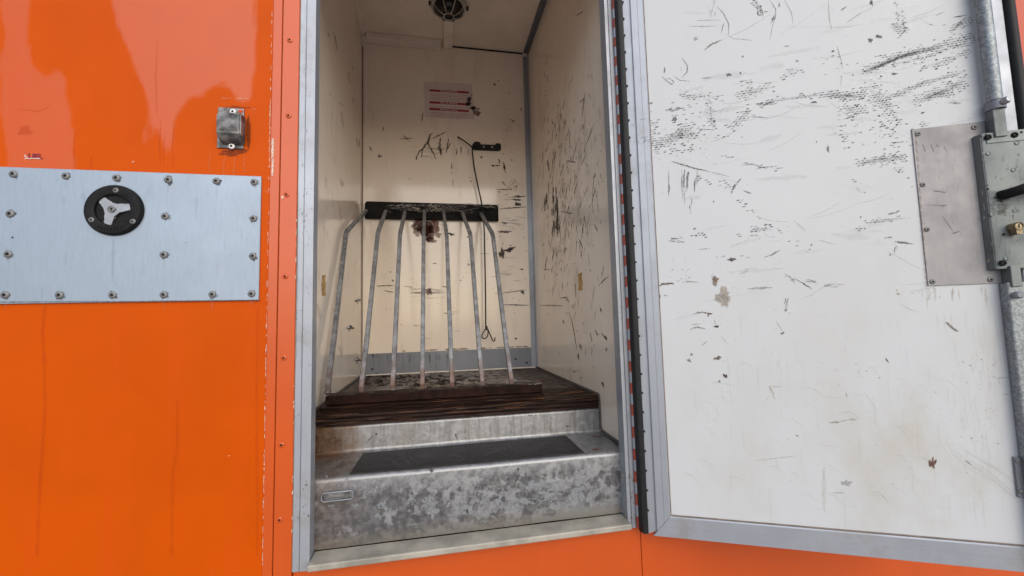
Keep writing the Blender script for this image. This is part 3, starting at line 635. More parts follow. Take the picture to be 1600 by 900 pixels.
pg = bmesh.new(); lathe(pg, [(.006, 0), (.006, .004), (.004, .007), (0, .008)], (0, 0, 0), (1, 0, 0), 10); pgo = obj('screw', pg, M['chrome'], lw, fit=False, smooth=50)
copies(pgo, [wp(onX(x, y, XL)) for x, y in ((558, 469), (544, 512), (556, 562))], lw)
# tape scraps
def scrap(x, y, w_, h_, X, par, s):
    a = onX(x-w_/2, y, X); b_ = onX(x+w_/2, y, X); t_ = onX(x, y-h_/2, X); c_ = onX(x, y+h_/2, X)
    b = bmesh.new(); y0, y1 = sorted((a.y, b_.y)); n = 8; L = []; Q = []
    for i in range(n+1):
        z = c_.z+(t_.z-c_.z)*i/n; L.append((y0+random.uniform(0, .3)*(y1-y0), z)); Q.append((y1-random.uniform(0, .35)*(y1-y0), z))
    prism(b, L+Q[::-1], 'x', X+s, X+s*1.5); obj('tape_scrap', b, M['yellowtape'], par)
scrap(505.5, 446, 7, 32, XL, lw, .001); scrap(907, 440, 8, 27, XR, rw, -.001)
# floor dirt
mk = Marks(lambda x, y: onZ(x, y, ZF+.0022))
for i in range(70): mk.blob(random.uniform(565, 830), random.uniform(583, 597), random.uniform(2, 7), random.uniform(.6, 2.2), .75, random.choice([(.42, .39, .36), (.34, .30, .27), (.30, .25, .2)]), 0, .9)
for i in range(60): mk.blob(random.uniform(565, 760), random.uniform(586, 602), random.uniform(1.5, 6), random.uniform(.6, 2), .8, (.03, .014, .012), 0, .9)
for i in range(26): x = random.uniform(620, 800); mk.blob(x, random.uniform(598, 606), random.uniform(4, 12), random.uniform(1, 2.6), .8, (.42, .37, .27), 0, .7)
for i in range(34): x = random.uniform(845, 940); y = random.uniform(590, 612); mk.stroke([(x, y), (x+random.uniform(4, 16), y-random.uniform(0, 1.2))], 1, .4, (.17, .13, .12))
for i in range(26): x = random.uniform(500, 930); y = 645-.062*(x-490)-random.uniform(3, 9); mk.stroke([(x, y), (x+random.uniform(10, 50), y-random.uniform(1, 4))], 1, .5, (.33, .13, .05))
for i in range(90): mk.blob(random.triangular(575, 790, 620), random.uniform(586, 603), random.uniform(1, 6), random.uniform(.6, 1.8), .95, (.018, .009, .008), 0, .9)
for i in range(14): x = random.uniform(640, 800); mk.blob(x, 606-(x-640)*.03, random.uniform(6, 14), 1.8, 1, (.36, .33, .24), 0, .6)
mk.build('floor_dirt', fl)

mk = Marks(lambda x, y: onY(x, y, 1.2045))
for i in range(60):
    x = random.uniform(500, 930); y = 668-.082*(x-490)-random.uniform(1, 20); L = random.uniform(8, 50)
    mk.stroke([(x, y), (x+L*.5, y-L*.041+random.uniform(-1, 1)), (min(944, x+L), y-L*.082)], random.uniform(.5, 1.1), random.uniform(.2, .7), random.choice([(.24, .10, .04), (.16, .06, .025), (.004, .003, .003), (.008, .005, .004), (.20, .13, .10)]))
mk.build('splintered_fibres', fl)

# ---- hinge with knuckles on the right post, black rubber seal
hg = obj('hinge', bx(.4921, .5300, .9962, 1.03, -.53, ZT), M['alu_post'], V)
kb = bmesh.new(); lathe(kb, [(0, 0), (.0052, .0), (.0052, .0275), (0, .0275)], (0, 0, 0), (0, 0, 1), 12); ko = obj('knuckle', kb, M['knuckle'], hg, fit=False, smooth=40)
kb = bmesh.new(); lathe(kb, [(0, 0), (.0050, .0), (.0050, .0272), (0, .0272)], (0, 0, 0), (0, 0, 1), 12); kg = obj('knuckle', kb, M['alu_post'], hg, fit=False, smooth=40)
zs = [-.527+.055*i for i in range(28)]
copies(ko, [wp(Vector((.4978, .9905, z))) for z in zs], hg); copies(kg, [wp(Vector((.4978, .9905, z+.0277))) for z in zs], hg)
sb = bmesh.new(); prism(sb, [(.4985, .9955), (.4950, .978), (.4965, .966), (.503, .962), (.510, .963), (.5125, .970), (.5128, .9955)], 'z', -.53, ZT); se = obj('door_seal', sb, M['black'], V, smooth=50)
nb = bmesh.new(); lathe(nb, [(0, 0), (.0025, 0), (.0027, .002), (0, .0042)], (0, 0, 0), (1, -.3, 0), 8); no = obj('seal_stud', nb, M['black'], se, fit=False)
copies(no, [wp(Vector((.5118, .966, onY(974, 3.5, .966).z-.0475*i))) for i in range(29)], se)

# ================================================================== the opened door (local frame: x along the door, -y towards its inner face)
D = obj('door', bx(-.012, .802, .004, .036, -.535, ZT-.005), M['orange_trim'], V, fit=False)
D.location = DP0+OFF; D.rotation_euler = (0, 0, -DA)
pn = obj('inner_panel', bx(.0465, .770, -.0005, .0045, -.4835, ZT-.05, bev=.0006, seg=1), M['white'], D, fit=False)
def fr(poly, z0, z1, name='frame_rail'): b = bmesh.new(); prism(b, poly, 'z', z0, z1); return obj(name, b, M['alu_post'], D, fit=False)
# hinge-side profile: stepped, with fine grooves; mitred at the bottom corner
lp = [(-.0125, .004), (-.0125, .0005), (.0105, .0005), (.0112, -.0035), (.013, -.0045), (.0285, -.0045), (.0290, -.0038), (.0296, -.0038), (.0300, -.0045), (.0425, -.0045), (.0450, -.002), (.0455, .004)]
b = bmesh.new(); prism(b, lp, 'z', -.535, ZT-.005)
for v in b.verts:
    if v.co.z < 0: v.co.z = -.535+max(0, (v.co.x-.002))*1.18
fl_ = obj('frame_rail', b, M['alu_post'], D, fit=False)
b = bmesh.new(); prof = [(.004, -.535), (-.0045, -.535), (-.0045, -.512), (-.0038, -.5115), (-.0038, -.5108), (-.0045, -.5105), (-.0045, -.489), (-.002, -.4865), (.004, -.486)]
prism(b, prof, 'x', 0, .801)
for v in b.verts:
    if v.co.x < .1: v.co.x = .003+(v.co.z+.535)/1.18
obj('frame_rail', b, M['alu_post'], D, fit=False)
obj('frame_rail', bx(.7705, .792, -.0045, .004, -.486, ZT-.005, bev=.0008, seg=1), M['alu_post'], D, fit=False)
obj('frame_rail', bx(.0457, .770, -.0045, .004, ZT-.049, ZT-.005, bev=.0008, seg=1), M['alu_post'], D, fit=False)
b = bmesh.new(); tube(b, [(.0462, -.001, -.484), (.0462, -.001, ZT-.05)], .0012, 6); tube(b, [(.0462, -.001, -.4845), (.769, -.001, -.4845)], .0013, 6); obj('panel_sealant', b, M['sealant'], D, fit=False)
b = bmesh.new(); prism(b, [(.793, -.002), (.799, -.010), (.808, -.011), (.815, -.004), (.815, .012), (.806, .018), (.793, .014)], 'z', -.535, ZT-.005); obj('edge_seal', b, M['black'], D, fit=False, smooth=60)

# backing plate
P1 = (.6055, .765, .0505, .4065)
bp = obj('backing_plate', bx(P1[0], P1[1], -.003, -.0006, P1[2], P1[3], bev=.0005, seg=1), M['greyplate'], D, fit=False)
def riv(name, r_, mat, places, off):
    b = bmesh.new(); lathe(b, [(r_, 0), (r_*.95, r_*.22), (r_*.7, r_*.36), (r_*.40, r_*.38), (r_*.36, r_*.15), (0, r_*.1)], (0, 0, 0), (0, -1, 0), 14)
    o = hole(obj(name, b, mat, D, fit=False, smooth=50), r_*.38); copies(o, [onD(x, y, off) for x, y in places], D); return o
riv('rivet', .0055, M['rivet'], [(1434.5, 209), (1522, 199), (1442, 288.5), (1448.5, 358.5), (1457, 440), (1547.5, 437)], .0032)
# rods
def rodp(x, y, off): return onD(x, y, off)
q0 = onD(1536, 0, .018); q1 = onD(1552, 152, .018); U = (q0.x+q1.x)/2
b = bmesh.new(); tube(b, [(U, -.018, ZT-.03), (U, -.018, onD(1552, 158, .018).z)], .0125, 20); obj('locking_rod', b, M['galv'], D, fit=False, smooth=50)
zc = onD(1553, 166, .018).z; b = bmesh.new(); lathe(b, [(.0125, -.009), (.0155, -.009), (.0160, .009), (.0125, .009)], (U, -.018, zc), (0, 0, 1), 20); obj('rod_clamp', b, M['alu_dark'], D, fit=False, smooth=40)
b = bmesh.new(); lathe(b, [(.0075, 0), (.0075, .006), (.005, .009), (0, .0095)], (U+.004, -.033, zc+.002), (.25, -1, .1), 10); obj('clamp_bolt', b, M['chrome'], D, fit=False, smooth=40)
zt2 = zc-.008; zb2 = onD(1560, 208, .018).z-.01; obj('square_rod', bx(U-.011, U+.010, -.026, -.006, zb2, zt2, bev=.0015), M['zinc'], D, fit=False)
q = onD(1594, 500, .020); U2 = q.x+.001; zz = onD(1580, 441, .02).z
obj('square_rod', bx(U2-.011, U2+.006, -.026, -.004, zz-.01, .085, bev=.0015), M['zinc'], D, fit=False)
obj('locking_rod', bx(U2-.0165, U2+.0165, -.022, -.001, -.53, zz, bev=.003), M['galv'], D, fit=False)
b = bmesh.new(); q = onD(1589, 461, .028); lathe(b, [(.008, 0), (.008, .005), (.005, .008), (0, .008)], (q.x, -.028, q.z), (0, -1, 0), 10); obj('clamp_bolt', b, M['alu_dark'], D, fit=False, smooth=40)
# lock case
zt3, zb3 = .3735, .0795
lc = bmesh.new(); prism(lc, [(.711, -.0032), (.716, -.0185), (.722, -.0205), (.812, -.0205), (.816, -.018), (.816, -.0032)], 'z', zb3, zt3); bmesh.ops.bevel(lc, geom=list(lc.edges), offset=.0012, segments=2, affect='EDGES')
obj('lock_case', lc, M['zinc'], D, fit=False, smooth=40)
b = bx(.7235, .812, -.0222, -.0206, zt3-.024, zt3-.001, bev=.0004, seg=1); obj('case_flange', b, M['zinc'], D, fit=False)
def sc(name, r_, mat, places, off, prof=None):
    b = bmesh.new(); lathe(b, [(x*r_, y*r_) for x, y in (prof or [(1, 0), (1, .25), (.75, .55), (.45, .6), (.4, .3), (0, .3)])], (0, 0, 0), (0, -1, 0), 16)
    o = obj(name, b, mat, D, fit=False, smooth=40); copies(o, [onD(x, y, off) for x, y in places], D)
sc('case_screw', .0062, M['blackplastic'], [(1543.5, 214.5), (1585, 211), (1566.5, 411)], .022)
sc('case_rivet', .0042, M['zinc'], [(1544.5, 240), (1583.5, 265.5), (1586, 329), (1589, 223.5), (1572, 404), (1550, 335)], .0208, [(1, 0), (1, .16), (.8, .24), (.72, .08), (0, .08)])
sc('case_hole', .0026, M['dark'], [(1532.5, 213), (1596, 206.5), (1543.5, 295.5), (1569, 366)], .0224, [(1, 0), (0, .05)])
# handle hub and lever
h = onD(1566, 305, .0208); b = bmesh.new()
tube(b, [(h.x, -.020, h.z), (h.x+.002, -.034, h.z), (h.x+.006, -.044, h.z+.001), (h.x+.016, -.050, h.z+.004), (h.x+.034, -.052, h.z+.007), (h.x+.058, -.050, h.z+.008), (h.x+.085, -.046, h.z+.007), (h.x+.1, -.044, h.z+.006)], [.0105, .010, .0100, .0105, .0120, .0120, .0105, .006], 16)
obj('door_handle', b, M['blackplastic'], D, fit=False, smooth=60)
h = onD(1580, 356, .0208); b = bmesh.new(); prof = [(h.x-.0055, h.z-.002), (h.x-.0045, h.z-.016), (h.x+.0045, h.z-.016), (h.x+.0055, h.z-.002)]
lathe(b, [(.0085, -.002), (.0085, .018), (.0078, .019), (.0066, .0185), (.0062, .017), (0, .017)], (h.x, -.0206, h.z), (0, -1, 0), 24); prism(b, prof, 'y', -.0380, -.0206); obj('lock_cylinder', b, M['brass'], D, fit=False, smooth=40)
b = bx(h.x-.0008, h.x+.0008, -.0385, -.0374, h.z-.0035, h.z+.0035); obj('keyhole', b, M['dark'], D, fit=False)
# lower guide bracket
q1 = onD(1581, 713); q2 = onD(1592, 776)
obj('rod_guide', bx(q1.x-.001, .775, -.0065, -.0006, q2.z, q1.z, bev=.0018), M['alu_dark'], D, fit=False)
sc('guide_screw', .0045, M['rivet'], [(1590, 720), (1595.5, 768)], .0067)

# ---- scuffs on the inner panel
mk = Marks(lambda x, y: onD(x, y, .0010))
W = mk.weave; T = mk.stroke; B = mk.blob; H = mk.brush
for pts, wd, d in (([(1355, 110), (1375, 98), (1400, 88), (1440, 78), (1480, 68), (1517, 57)], 13, 1.3), ([(1395, 101), (1420, 95), (1450, 88), (1480, 76), (1517, 66)], 7, .8), ([(1440, 106), (1475, 96), (1512, 82)], 10, .8), ([(1390, 152), (1440, 132), (1503, 113)], 7, 1.1),
                  ([(1435, 156), (1460, 148), (1480, 142), (1503, 128)], 15, 1.2), ([(1187, 164), (1210, 157), (1250, 151), (1300, 146)], 6, 1.2), ([(1295, 148), (1345, 150)], 14, 1.1), ([(1360, 140), (1380, 158), (1392, 172)], 24, .95), ([(1318, 165), (1335, 172), (1345, 170)], 16, .9),
                  ([(1370, 190), (1410, 188)], 12, .5), ([(1380, 205), (1395, 220)], 24, .3), ([(1068, 150), (1122, 152)], 12, .6), ([(1108, 160), (1112, 192)], 10, .7), ([(1158, 148), (1180, 143), (1200, 137)], 14, .9), ([(1160, 130), (1172, 128)], 12, .35), ([(1145, 196), (1170, 176)], 14, .8),
                  ([(1030, 226), (1050, 216), (1072, 205)], 17, 1.2), ([(1060, 218), (1090, 212)], 12, .6), ([(1018, 196), (1020, 220)], 20, .45), ([(1050, 235), (1085, 228)], 14, .5), ([(1020, 180), (1120, 200)], 50, .12), ([(1225, 120), (1245, 106)], 12, .6),
                  ([(1340, 257), (1370, 250), (1412, 246)], 9, 1.2), ([(1352, 348), (1380, 344), (1405, 340)], 6, .9), ([(1338, 358), (1350, 357)], 6, .8), ([(1178, 359), (1202, 357)], 6, 1), ([(1085, 365), (1102, 367)], 8, .7), ([(1150, 308), (1175, 330), (1200, 352), (1240, 376), (1262, 392), (1285, 414)], 6, .45), ([(1095, 282), (1140, 290)], 12, .35),
                  ([(1130, 240), (1160, 256), (1235, 268)], 8, .4), ([(1150, 366), (1210, 370), (1225, 374)], 3, .5), ([(1398, 40), (1414, 46)], 12, .9), ([(1401, 5), (1405, 62)], 6, .6), ([(1410, 20), (1415, 50)], 5, .7), ([(1485, 45), (1512, 34)], 14, .9), ([(1178, 0), (1188, 20)], 10, .8), ([(1160, 398), (1175, 396)], 10, .3), ([(1480, 100), (1502, 130)], 16, .35),
                  ([(1340, 285), (1345, 300)], 12, .3), ([(1310, 195), (1330, 235)], 14, .25), ([(1330, 182), (1350, 200)], 10, .2), ([(1310, 100), (1330, 180)], 40, .08), ([(1380, 240), (1420, 280)], 30, .18), ([(1440, 195), (1405, 230)], 22, .25)):
    W(pts, wd, d)
G1 = (.12, .12, .12)
for pts, wd, n, w_ in (([(1355, 111), (1385, 98), (1420, 84), (1480, 68)], 4, 16, 1.3), ([(1445, 152), (1485, 138)], 5, 9, 1.2), ([(1187, 164), (1215, 157)], 2, 5, 1.6), ([(1300, 147), (1340, 150)], 5, 8, 1.2), ([(1045, 172), (1072, 167)], 4, 8, 1.3), ([(1046, 216), (1070, 205)], 5, 9, 1.4), ([(1490, 44), (1512, 32)], 8, 10, 1.2), ([(1084, 63), (1096, 58)], 5, 7, 1.2), ([(1182, 5), (1184, 25)], 2, 4, 1.4), ([(1189, 2), (1191, 26)], 3, 5, 1.2), ([(1205, 36), (1210, 22)], 4, 8, 1.3), ([(1412, 34), (1415, 52)], 3, 8, 1.6), ([(1120, 0), (1112, 28)], 8, 6, .9), ([(1218, 0), (1217, 12)], 4, 4, 1),
                     ([(1068, 265), (1068, 320)], 4, 9, 1.1), ([(1076, 268), (1074, 308)], 4, 8, 1.6), ([(1088, 262), (1084, 305)], 4, 8, 1.2), ([(1080, 310), (1076, 334)], 4, 6, 1.2), ([(1143, 303), (1148, 290), (1160, 278)], 2, 7, 1.6), ([(1045, 374), (1070, 375)], 4, 8, 1.4), ([(1226, 429), (1244, 442)], 5, 7, .9), ([(1258, 438), (1278, 440)], 4, 6, .9), ([(1287, 446), (1320, 444)], 5, 9, .7), ([(1226, 484), (1232, 465)], 5, 9, 1), ([(1156, 425), (1170, 427)], 6, 5, .7), ([(1382, 372), (1396, 370)], 3, 6, 1.4), ([(1396, 378), (1432, 380)], 3, 8, 1), ([(1398, 383), (1398, 398)], 5, 5, 1), ([(1390, 398), (1395, 398)], 2, 4, 1.6), ([(1400, 268), (1408, 267)], 3, 4, 1.2), ([(1388, 335), (1412, 329)], 3, 6, 1.3), ([(1120, 402), (1134, 400)], 3, 4, 1)):
    H(pts, wd, n, .75, G1, w_)
for pts, wd, c, a in (([(1120, 10), (1130, 20), (1139, 38), (1138, 55)], 1.1, G1, .75), ([(1138, 55), (1146, 60), (1175, 63)], .9, G1, .5), ([(1131, 35), (1127, 52)], 1.2, G1, .7), ([(1100, 78), (1112, 69), (1128, 62)], 2.2, (.16, .12, .09), .85), ([(1077, 41), (1116, 41)], .8, G1, .5), ([(1088, 32), (1126, 31)], .9, G1, .5), ([(1203, 0), (1212, 14), (1211, 30)], 1.1, G1, .7), ([(1214, 20), (1206, 45), (1203, 62)], 1.0, G1, .5), ([(1226, 0), (1237, 20), (1239, 37)], .9, G1, .55), ([(1294, 0), (1296, 30), (1300, 47)], .9, G1, .55), ([(1308, 72), (1313, 90), (1317, 107)], 1.1, G1, .65), ([(1315, 118), (1314, 135)], .8, G1, .4), ([(1322, 36), (1347, 19)], .9, G1, .5),
                  ([(1065, 90), (1074, 102), (1074, 112), (1066, 121)], 1.5, G1, .7), ([(1053, 119), (1062, 125), (1078, 127)], 1.1, G1, .55), ([(1065, 104), (1064, 113)], .8, G1, .4), ([(1034, 119), (1041, 126), (1050, 132), (1053, 128), (1046, 122), (1040, 124)], 1.2, (.14, .10, .08), .75), ([(1039, 105), (1038, 115)], 2, G1, .8), ([(1097, 122), (1112, 121)], 1.2, G1, .7), ([(1172, 182), (1202, 184)], 1.2, G1, .6), ([(1088, 201), (1117, 203)], 1.3, G1, .65), ([(1490, 27), (1512, 23)], 1.6, DK, .8), ([(1462, 24), (1476, 18)], 1, G1, .6), ([(1314, 16), (1323, 10)], 1.6, G1, .8), ([(1224, 72), (1234, 72)], 1.3, G1, .6), ([(1110, 165), (1112, 190)], 1, G1, .6), ([(1488, 132), (1490, 152)], 1.1, G1, .6),
                  ([(1049, 252), (1062, 256), (1082, 262), (1108, 268)], 1.9, (.09, .06, .045), .9), ([(1108, 268), (1140, 276)], 1, G1, .5), ([(1045, 266), (1045, 308)], 1.2, G1, .6), ([(1046, 288), (1045, 302)], 2, DK, .8), ([(1159, 254), (1180, 258), (1200, 264)], 1.2, G1, .5), ([(1162, 298), (1174, 302)], 1.8, G1, .8), ([(1240, 344), (1260, 362)], .8, G1, .4), ([(1280, 375), (1305, 382)], .9, G1, .45), ([(1194, 402), (1206, 398), (1220, 390)], 1.7, G1, .75), ([(1090, 390), (1110, 388)], 1.2, (.2, .16, .12), .5),
                  ([(1168, 451), (1190, 450), (1207, 449)], 3, (.30, .29, .27), .7), ([(1248, 438), (1258, 445), (1269, 451)], 2, DK, .75), ([(1240, 434), (1250, 440)], 1, G1, .6), ([(1030, 445), (1040, 443), (1053, 444)], 5.5, BR, .95), ([(1065, 441), (1078, 440), (1092, 441)], 1.4, BR, .6), ([(1083, 490), (1096, 488), (1113, 490)], 2.4, (.13, .09, .06), .75), ([(1108, 489), (1106, 495)], 2, BR, .8), ([(1078, 514), (1090, 511), (1102, 514)], 2, (.18, .15, .1), .75), ([(1080, 507), (1095, 506)], 1.2, (.25, .24, .2), .6), ([(1116, 500), (1119, 510)], 1, G1, .6), ([(1212, 500), (1224, 520)], .9, G1, .4),
                  ([(1478, 503), (1486, 510), (1497, 519)], 4, (.16, .10, .06), .8), ([(1096, 540), (1105, 533)], 1, G1, .5), ([(1127, 525), (1138, 539)], .8, G1, .4), ([(1384, 559), (1388, 567)], 2.4, DK, .8), ([(1322, 614), (1323, 620)], 1.8, DK, .7), ([(1555, 591), (1576, 590)], 1, G1, .6), ([(1508, 719), (1519, 727)], 1.6, DK, .6), ([(1305, 576), (1310, 582)], 1, G1, .4), ([(1296, 661), (1312, 660)], 3.4, (.28, .26, .20), .7), ([(1312, 659), (1325, 656)], 1, G1, .5), ([(1326, 656), (1340, 654)], 4, (.36, .34, .28), .55), ([(1201, 603), (1206, 612), (1211, 624)], 4, (.48, .46, .34), .5), ([(1202, 603), (1225, 605)], 1.4, (.48, .46, .34), .5), ([(1560, 590), (1562, 600)], 1, G1, .4), ([(1215, 562), (1216, 575)], 1, G1, .3), ([(1180, 720), (1245, 712)], 1.4, (.4, .38, .33), .4), ([(1288, 730), (1288, 800)], 6, (.48, .44, .35), .25), ([(1300, 770), (1320, 770)], 1.6, (.3, .3, .3), .4)):
    T(pts, wd, a, c)
for x, y, a, b_, c, al in ((1053, 186, 4, 4, G1, .8), (1157, 114, 1.7, 1.4, DK, .9), (1138, 117, 4, 3, G1, .7), (1161, 88, 1.6, 1.6, G1, .6), (1246, 95, 3, 1.6, G1, .8), (1360, 63, 4, 4, G1, .85), (1372, 57, 5, 3, G1, .85), (1362, 4, 3, 5, DK, .85), (1276, 221, 1.2, 1.2, DK, .9), (1294, 232, 2, 5, G1, .85), (1398, 115, 5, 1.8, G1, .8), (1455, 38, 1.3, 1.1, G1, .8), (1340, 99, 1.4, 1, G1, .8), (1272, 160, 5, 2, G1, .8), (1493, 161, 9, 1.8, G1, .5), (1144, 405, 6, 3, (.07, .05, .04), .85), (1117, 437, 6, 7, (.22, .14, .08), .8), (1132, 464, 11, 13, (.40, .33, .25), .6), (1030, 464, 3.4, 3.6, (.05, .03, .03), .95), (1040, 462, 2, 1.2, BR, .7), (1109, 490, 4, 2.4, BR, .8), (1119, 510, 3.6, 1.8, (.07, .04, .03), .9), (1223, 521, 3, 2, BR, .7), (1077, 563, 3, 3, (.11, .07, .04), .8), (1080, 554, 1.8, 2.2, BR, .6), (1121, 560, 6, 3, (.12, .08, .05), .75), (1133, 587, 3, 4, (.07, .03, .03), .9), (1124, 596, 1.8, 1.6, (.06, .03, .03), .9), (1246, 681, 1.8, 1.5, DK, .9), (1457, 724, 5, 8, (.13, .05, .03), .85), (1322, 755, 7, 4, (.3, .3, .29), .5), (1268, 383, 1.3, 1.3, DK, .6), (1115, 315, 1.3, 1.3, DK, .6), (1341, 581, 1.3, 1, G1, .6), (1395, 757, 1, 1, G1, .5), (1374, 590, 1, 1.2, DK, .7), (1354, 580, 1, 1.2, DK, .7), (1228, 485, 2, 2, BR, .7), (1345, 339, 1.6, 1.4, G1, .7), (1533, 562, 1.6, 1.2, DK, .6), (1516, 571, 2, 1.2, G1, .6), (1187, 767, 1, 1, DK, .7), (1310, 602, 1, 1, DK, .5), (1462, 613, 1, 1, DK, .6), (1560, 693, 1.2, 1, DK, .6), (1518, 685, 2, 1.4, (.3, .25, .16), .7), (1572, 616, 3, 1, (.4, .38, .2), .6)):
    B(x, y, a, b_, al, c, 0, .7)
H([(1110, 428), (1124, 446)], 8, 10, .5, (.20, .13, .08), 1.2); H([(1122, 455), (1140, 478)], 16, 22, .35, (.35, .29, .23), 1.0)
mk.speck(1020, 190, 1120, 260, 120, (.3, .8), .6, G1); mk.speck(1310, 150, 1500, 230, 90, (.3, .8), .5, G1); mk.speck(1030, 260, 1420, 520, 150, (.3, .8), .5, (.12, .11, .1)); mk.speck(1080, 520, 1560, 800, 110, (.3, 1), .45, (.14, .12, .1)); mk.speck(1030, 0, 1500, 130, 60, (.3, .8), .4, G1)
mk.speck(1490, 560, 1560, 690, 50, (.5, 2), .3, (.36, .3, .2)); mk.speck(1400, 440, 1480, 470, 40, (.5, 2.2), .35, (.42, .36, .2)); mk.speck(1050, 400, 1080, 450, 20, (.4, 1.2), .5, BR)
for i in range(70): x = random.uniform(1060, 1560); y = random.uniform(560, 800); L = random.uniform(6, 40); T([(x, y), (x+L*.5, y+random.uniform(-4, 4)), (x+L, y+random.uniform(2, L*.7))], .8, random.uniform(.08, .25), (.42, .40, .36))
for i in range(8): x = 1480+random.uniform(0, 30); y = 700+random.uniform(0, 20); T([(x, y), (x+60, y+35), (x+100, y+70)], 1.3, .35, (.62, .60, .56))
for i in range(12): x = random.uniform(1440, 1590); T([(x, 446+random.uniform(0, 6)), (x+random.uniform(-2, 2), 455+random.uniform(4, 30))], random.uniform(1.5, 4), .25, (.42, .34, .2))
for i in range(70):
    x = random.uniform(1040, 1500); y = random.choice((random.gauss(160, 45), random.uniform(0, 500))); L = random.uniform(15, 90); sl_ = random.uniform(-.35, .1)
    T([(x, y), (x+L*.5, y+L*.5*sl_), (x+L, y+L*sl_)], random.uniform(2, 10), random.uniform(.03, .10), (.25, .25, .25), .25)
for i in range(40):
    x = random.uniform(1040, 1500); y = random.uniform(10, 480); L = random.uniform(20, 80); sl_ = random.uniform(-.8, .8)
    T([(x, y), (x+L*.5, y+L*.5*sl_+3), (x+L, y+L*sl_)], .7, random.uniform(.15, .4), (.25, .25, .25), .2)
for i in range(160):
    x = random.choice((random.gauss(1530, 22), random.uniform(1080, 1560))); y = random.uniform(470, 780); L = random.uniform(10, 60)
    T([(x, y), (x+random.uniform(-2, 2)+L*.03, y+L*.5), (x+L*.08, y+L)], random.uniform(.8, 3), random.uniform(.03, .12), random.choice([(.36, .31, .2), (.3, .28, .24), (.4, .36, .26)]), .2)
mk.build('scuff_marks', D, fit=False)
mk = Marks(lambda x, y: onD(x, y, .0052))
H = mk.brush; H([(1000, 225), (1012, 212)], 8, 14, .5, G1, 1.0); mk.speck(985, 20, 1010, 800, 50, (.3, .9), .4, (.15, .14, .14)); mk.stroke([(1000, 187), (1010, 185)], 1, .5, G1)
mk.build('scuff_marks', fl_, fit=False)
mk = Marks(lambda x, y: onD(x, y, .0036))
for pts, wd in (([(1442, 225), (1446, 237)], 1.2), ([(1455, 225), (1459, 238)], 1.2), ([(1463, 225), (1467, 230)], 1), ([(1475, 228), (1479, 236)], 1.2), ([(1458, 298), (1471, 299), (1478, 301)], 2.4), ([(1471, 322), (1480, 320)], 1.6), ([(1487, 365), (1500, 361)], 1.8), ([(1473, 338), (1490, 362)], 1), ([(1445, 320), (1475, 321)], .8)): mk.stroke(pts, wd, .65, (.16, .12, .11))
for i in range(50): x = random.uniform(1435, 1530); y = random.uniform(215, 430); mk.stroke([(x, y), (x+random.uniform(-3, 8), y+random.uniform(-10, 16))], .8, random.uniform(.1, .3), (.30, .27, .26))
for i in range(20): mk.stroke([(1430+i*.9, 205+i*12.4), (1432+i*.9, 216+i*12.4)], 3, .4, (.26, .17, .12))
mk.build('plate_wear', bp, fit=False)
mk = Marks(lambda x, y: onD(x, y, .0212))
for i in range(26): mk.blob(random.uniform(1545, 1572), random.uniform(300, 335), random.uniform(3, 9), random.uniform(2, 6), .22, (.05, .055, .06), 0, .7)
for i in range(60): mk.blob(random.uniform(1535, 1600), random.uniform(235, 415), random.uniform(.5, 3), random.uniform(.5, 4), random.uniform(.15, .5), random.choice([(.08, .10, .10), (.42, .45, .45), (.2, .13, .07)]), 0, .9)
for i in range(24): x = random.uniform(1536, 1598); y = random.uniform(235, 400); mk.stroke([(x, y), (x+random.uniform(-6, 6), y+random.uniform(6, 40))], 1, .3, random.choice([(.08, .1, .1), (.5, .52, .52)]))
mk.build('case_wear', D, fit=False)

# ================================================================== things in the locker
# ---- holding rack
rk = empty('holding_rack', (.01, 1.27, ZF), 'grey steel rack of seven bent bars under a black wall rail in the locker', 'rack')
rx0, rx1 = -.3165, .322
def rail_poly(z0, z1, rad):
    P = []
    for cx, cz, a in ((rx1-rad, z1-rad, 0), (rx0+rad, z1-rad, 90)):
        for i in range(6): t_ = R(a+90*i/5); P.append((cx+rad*math.cos(t_), cz+rad*math.sin(t_)))
    return P+[(rx0, z0), (rx1, z0)]
b = bmesh.new(); prism(b, rail_poly(.497, .577, .014), 'y', 1.985, 2.009); rl = obj('wall_rail', b, M['rail'], rk)
b = bmesh.new(); prism(b, [(x, z) for x, z in rail_poly(.536, .575, .012)], 'y', 1.962, 1.9848); bmesh.ops.bevel(b, geom=list(b.edges), offset=.002, segments=2, affect='EDGES'); obj('bumper', b, M['rail'], rl, smooth=50)
mk = Marks(lambda x, y: onY(x, y, 1.9612)); LG = (.26, .235, .22)
for i in range(90): x = random.triangular(574, 774, 680); y = random.uniform(319, 331); L = random.uniform(5, 26); mk.stroke([(x, y), (x+L*.5, y+random.uniform(-2, 2)), (min(776, x+L), y+random.uniform(-3, 3))], random.uniform(.6, 1.6), random.uniform(.35, .85), LG)
for x, y, a in ((678, 322, 7), (680, 327, 6), (648, 325, 4), (652, 327, 4), (672, 320, 3), (765, 323, 8)): mk.blob(x, y, a, 2.4, .9, (.55, .48, .38) if x < 700 else (.2, .17, .15), 0, 1)
for x in (623, 636): mk.stroke([(x-6, 322), (x+5, 320), (x+10, 325)], 1.8, .8, (.4, .36, .34))
mk.build('scratches', rl)
barX = [-.308, -.220, -.131, -.040, .051, .141, .232]
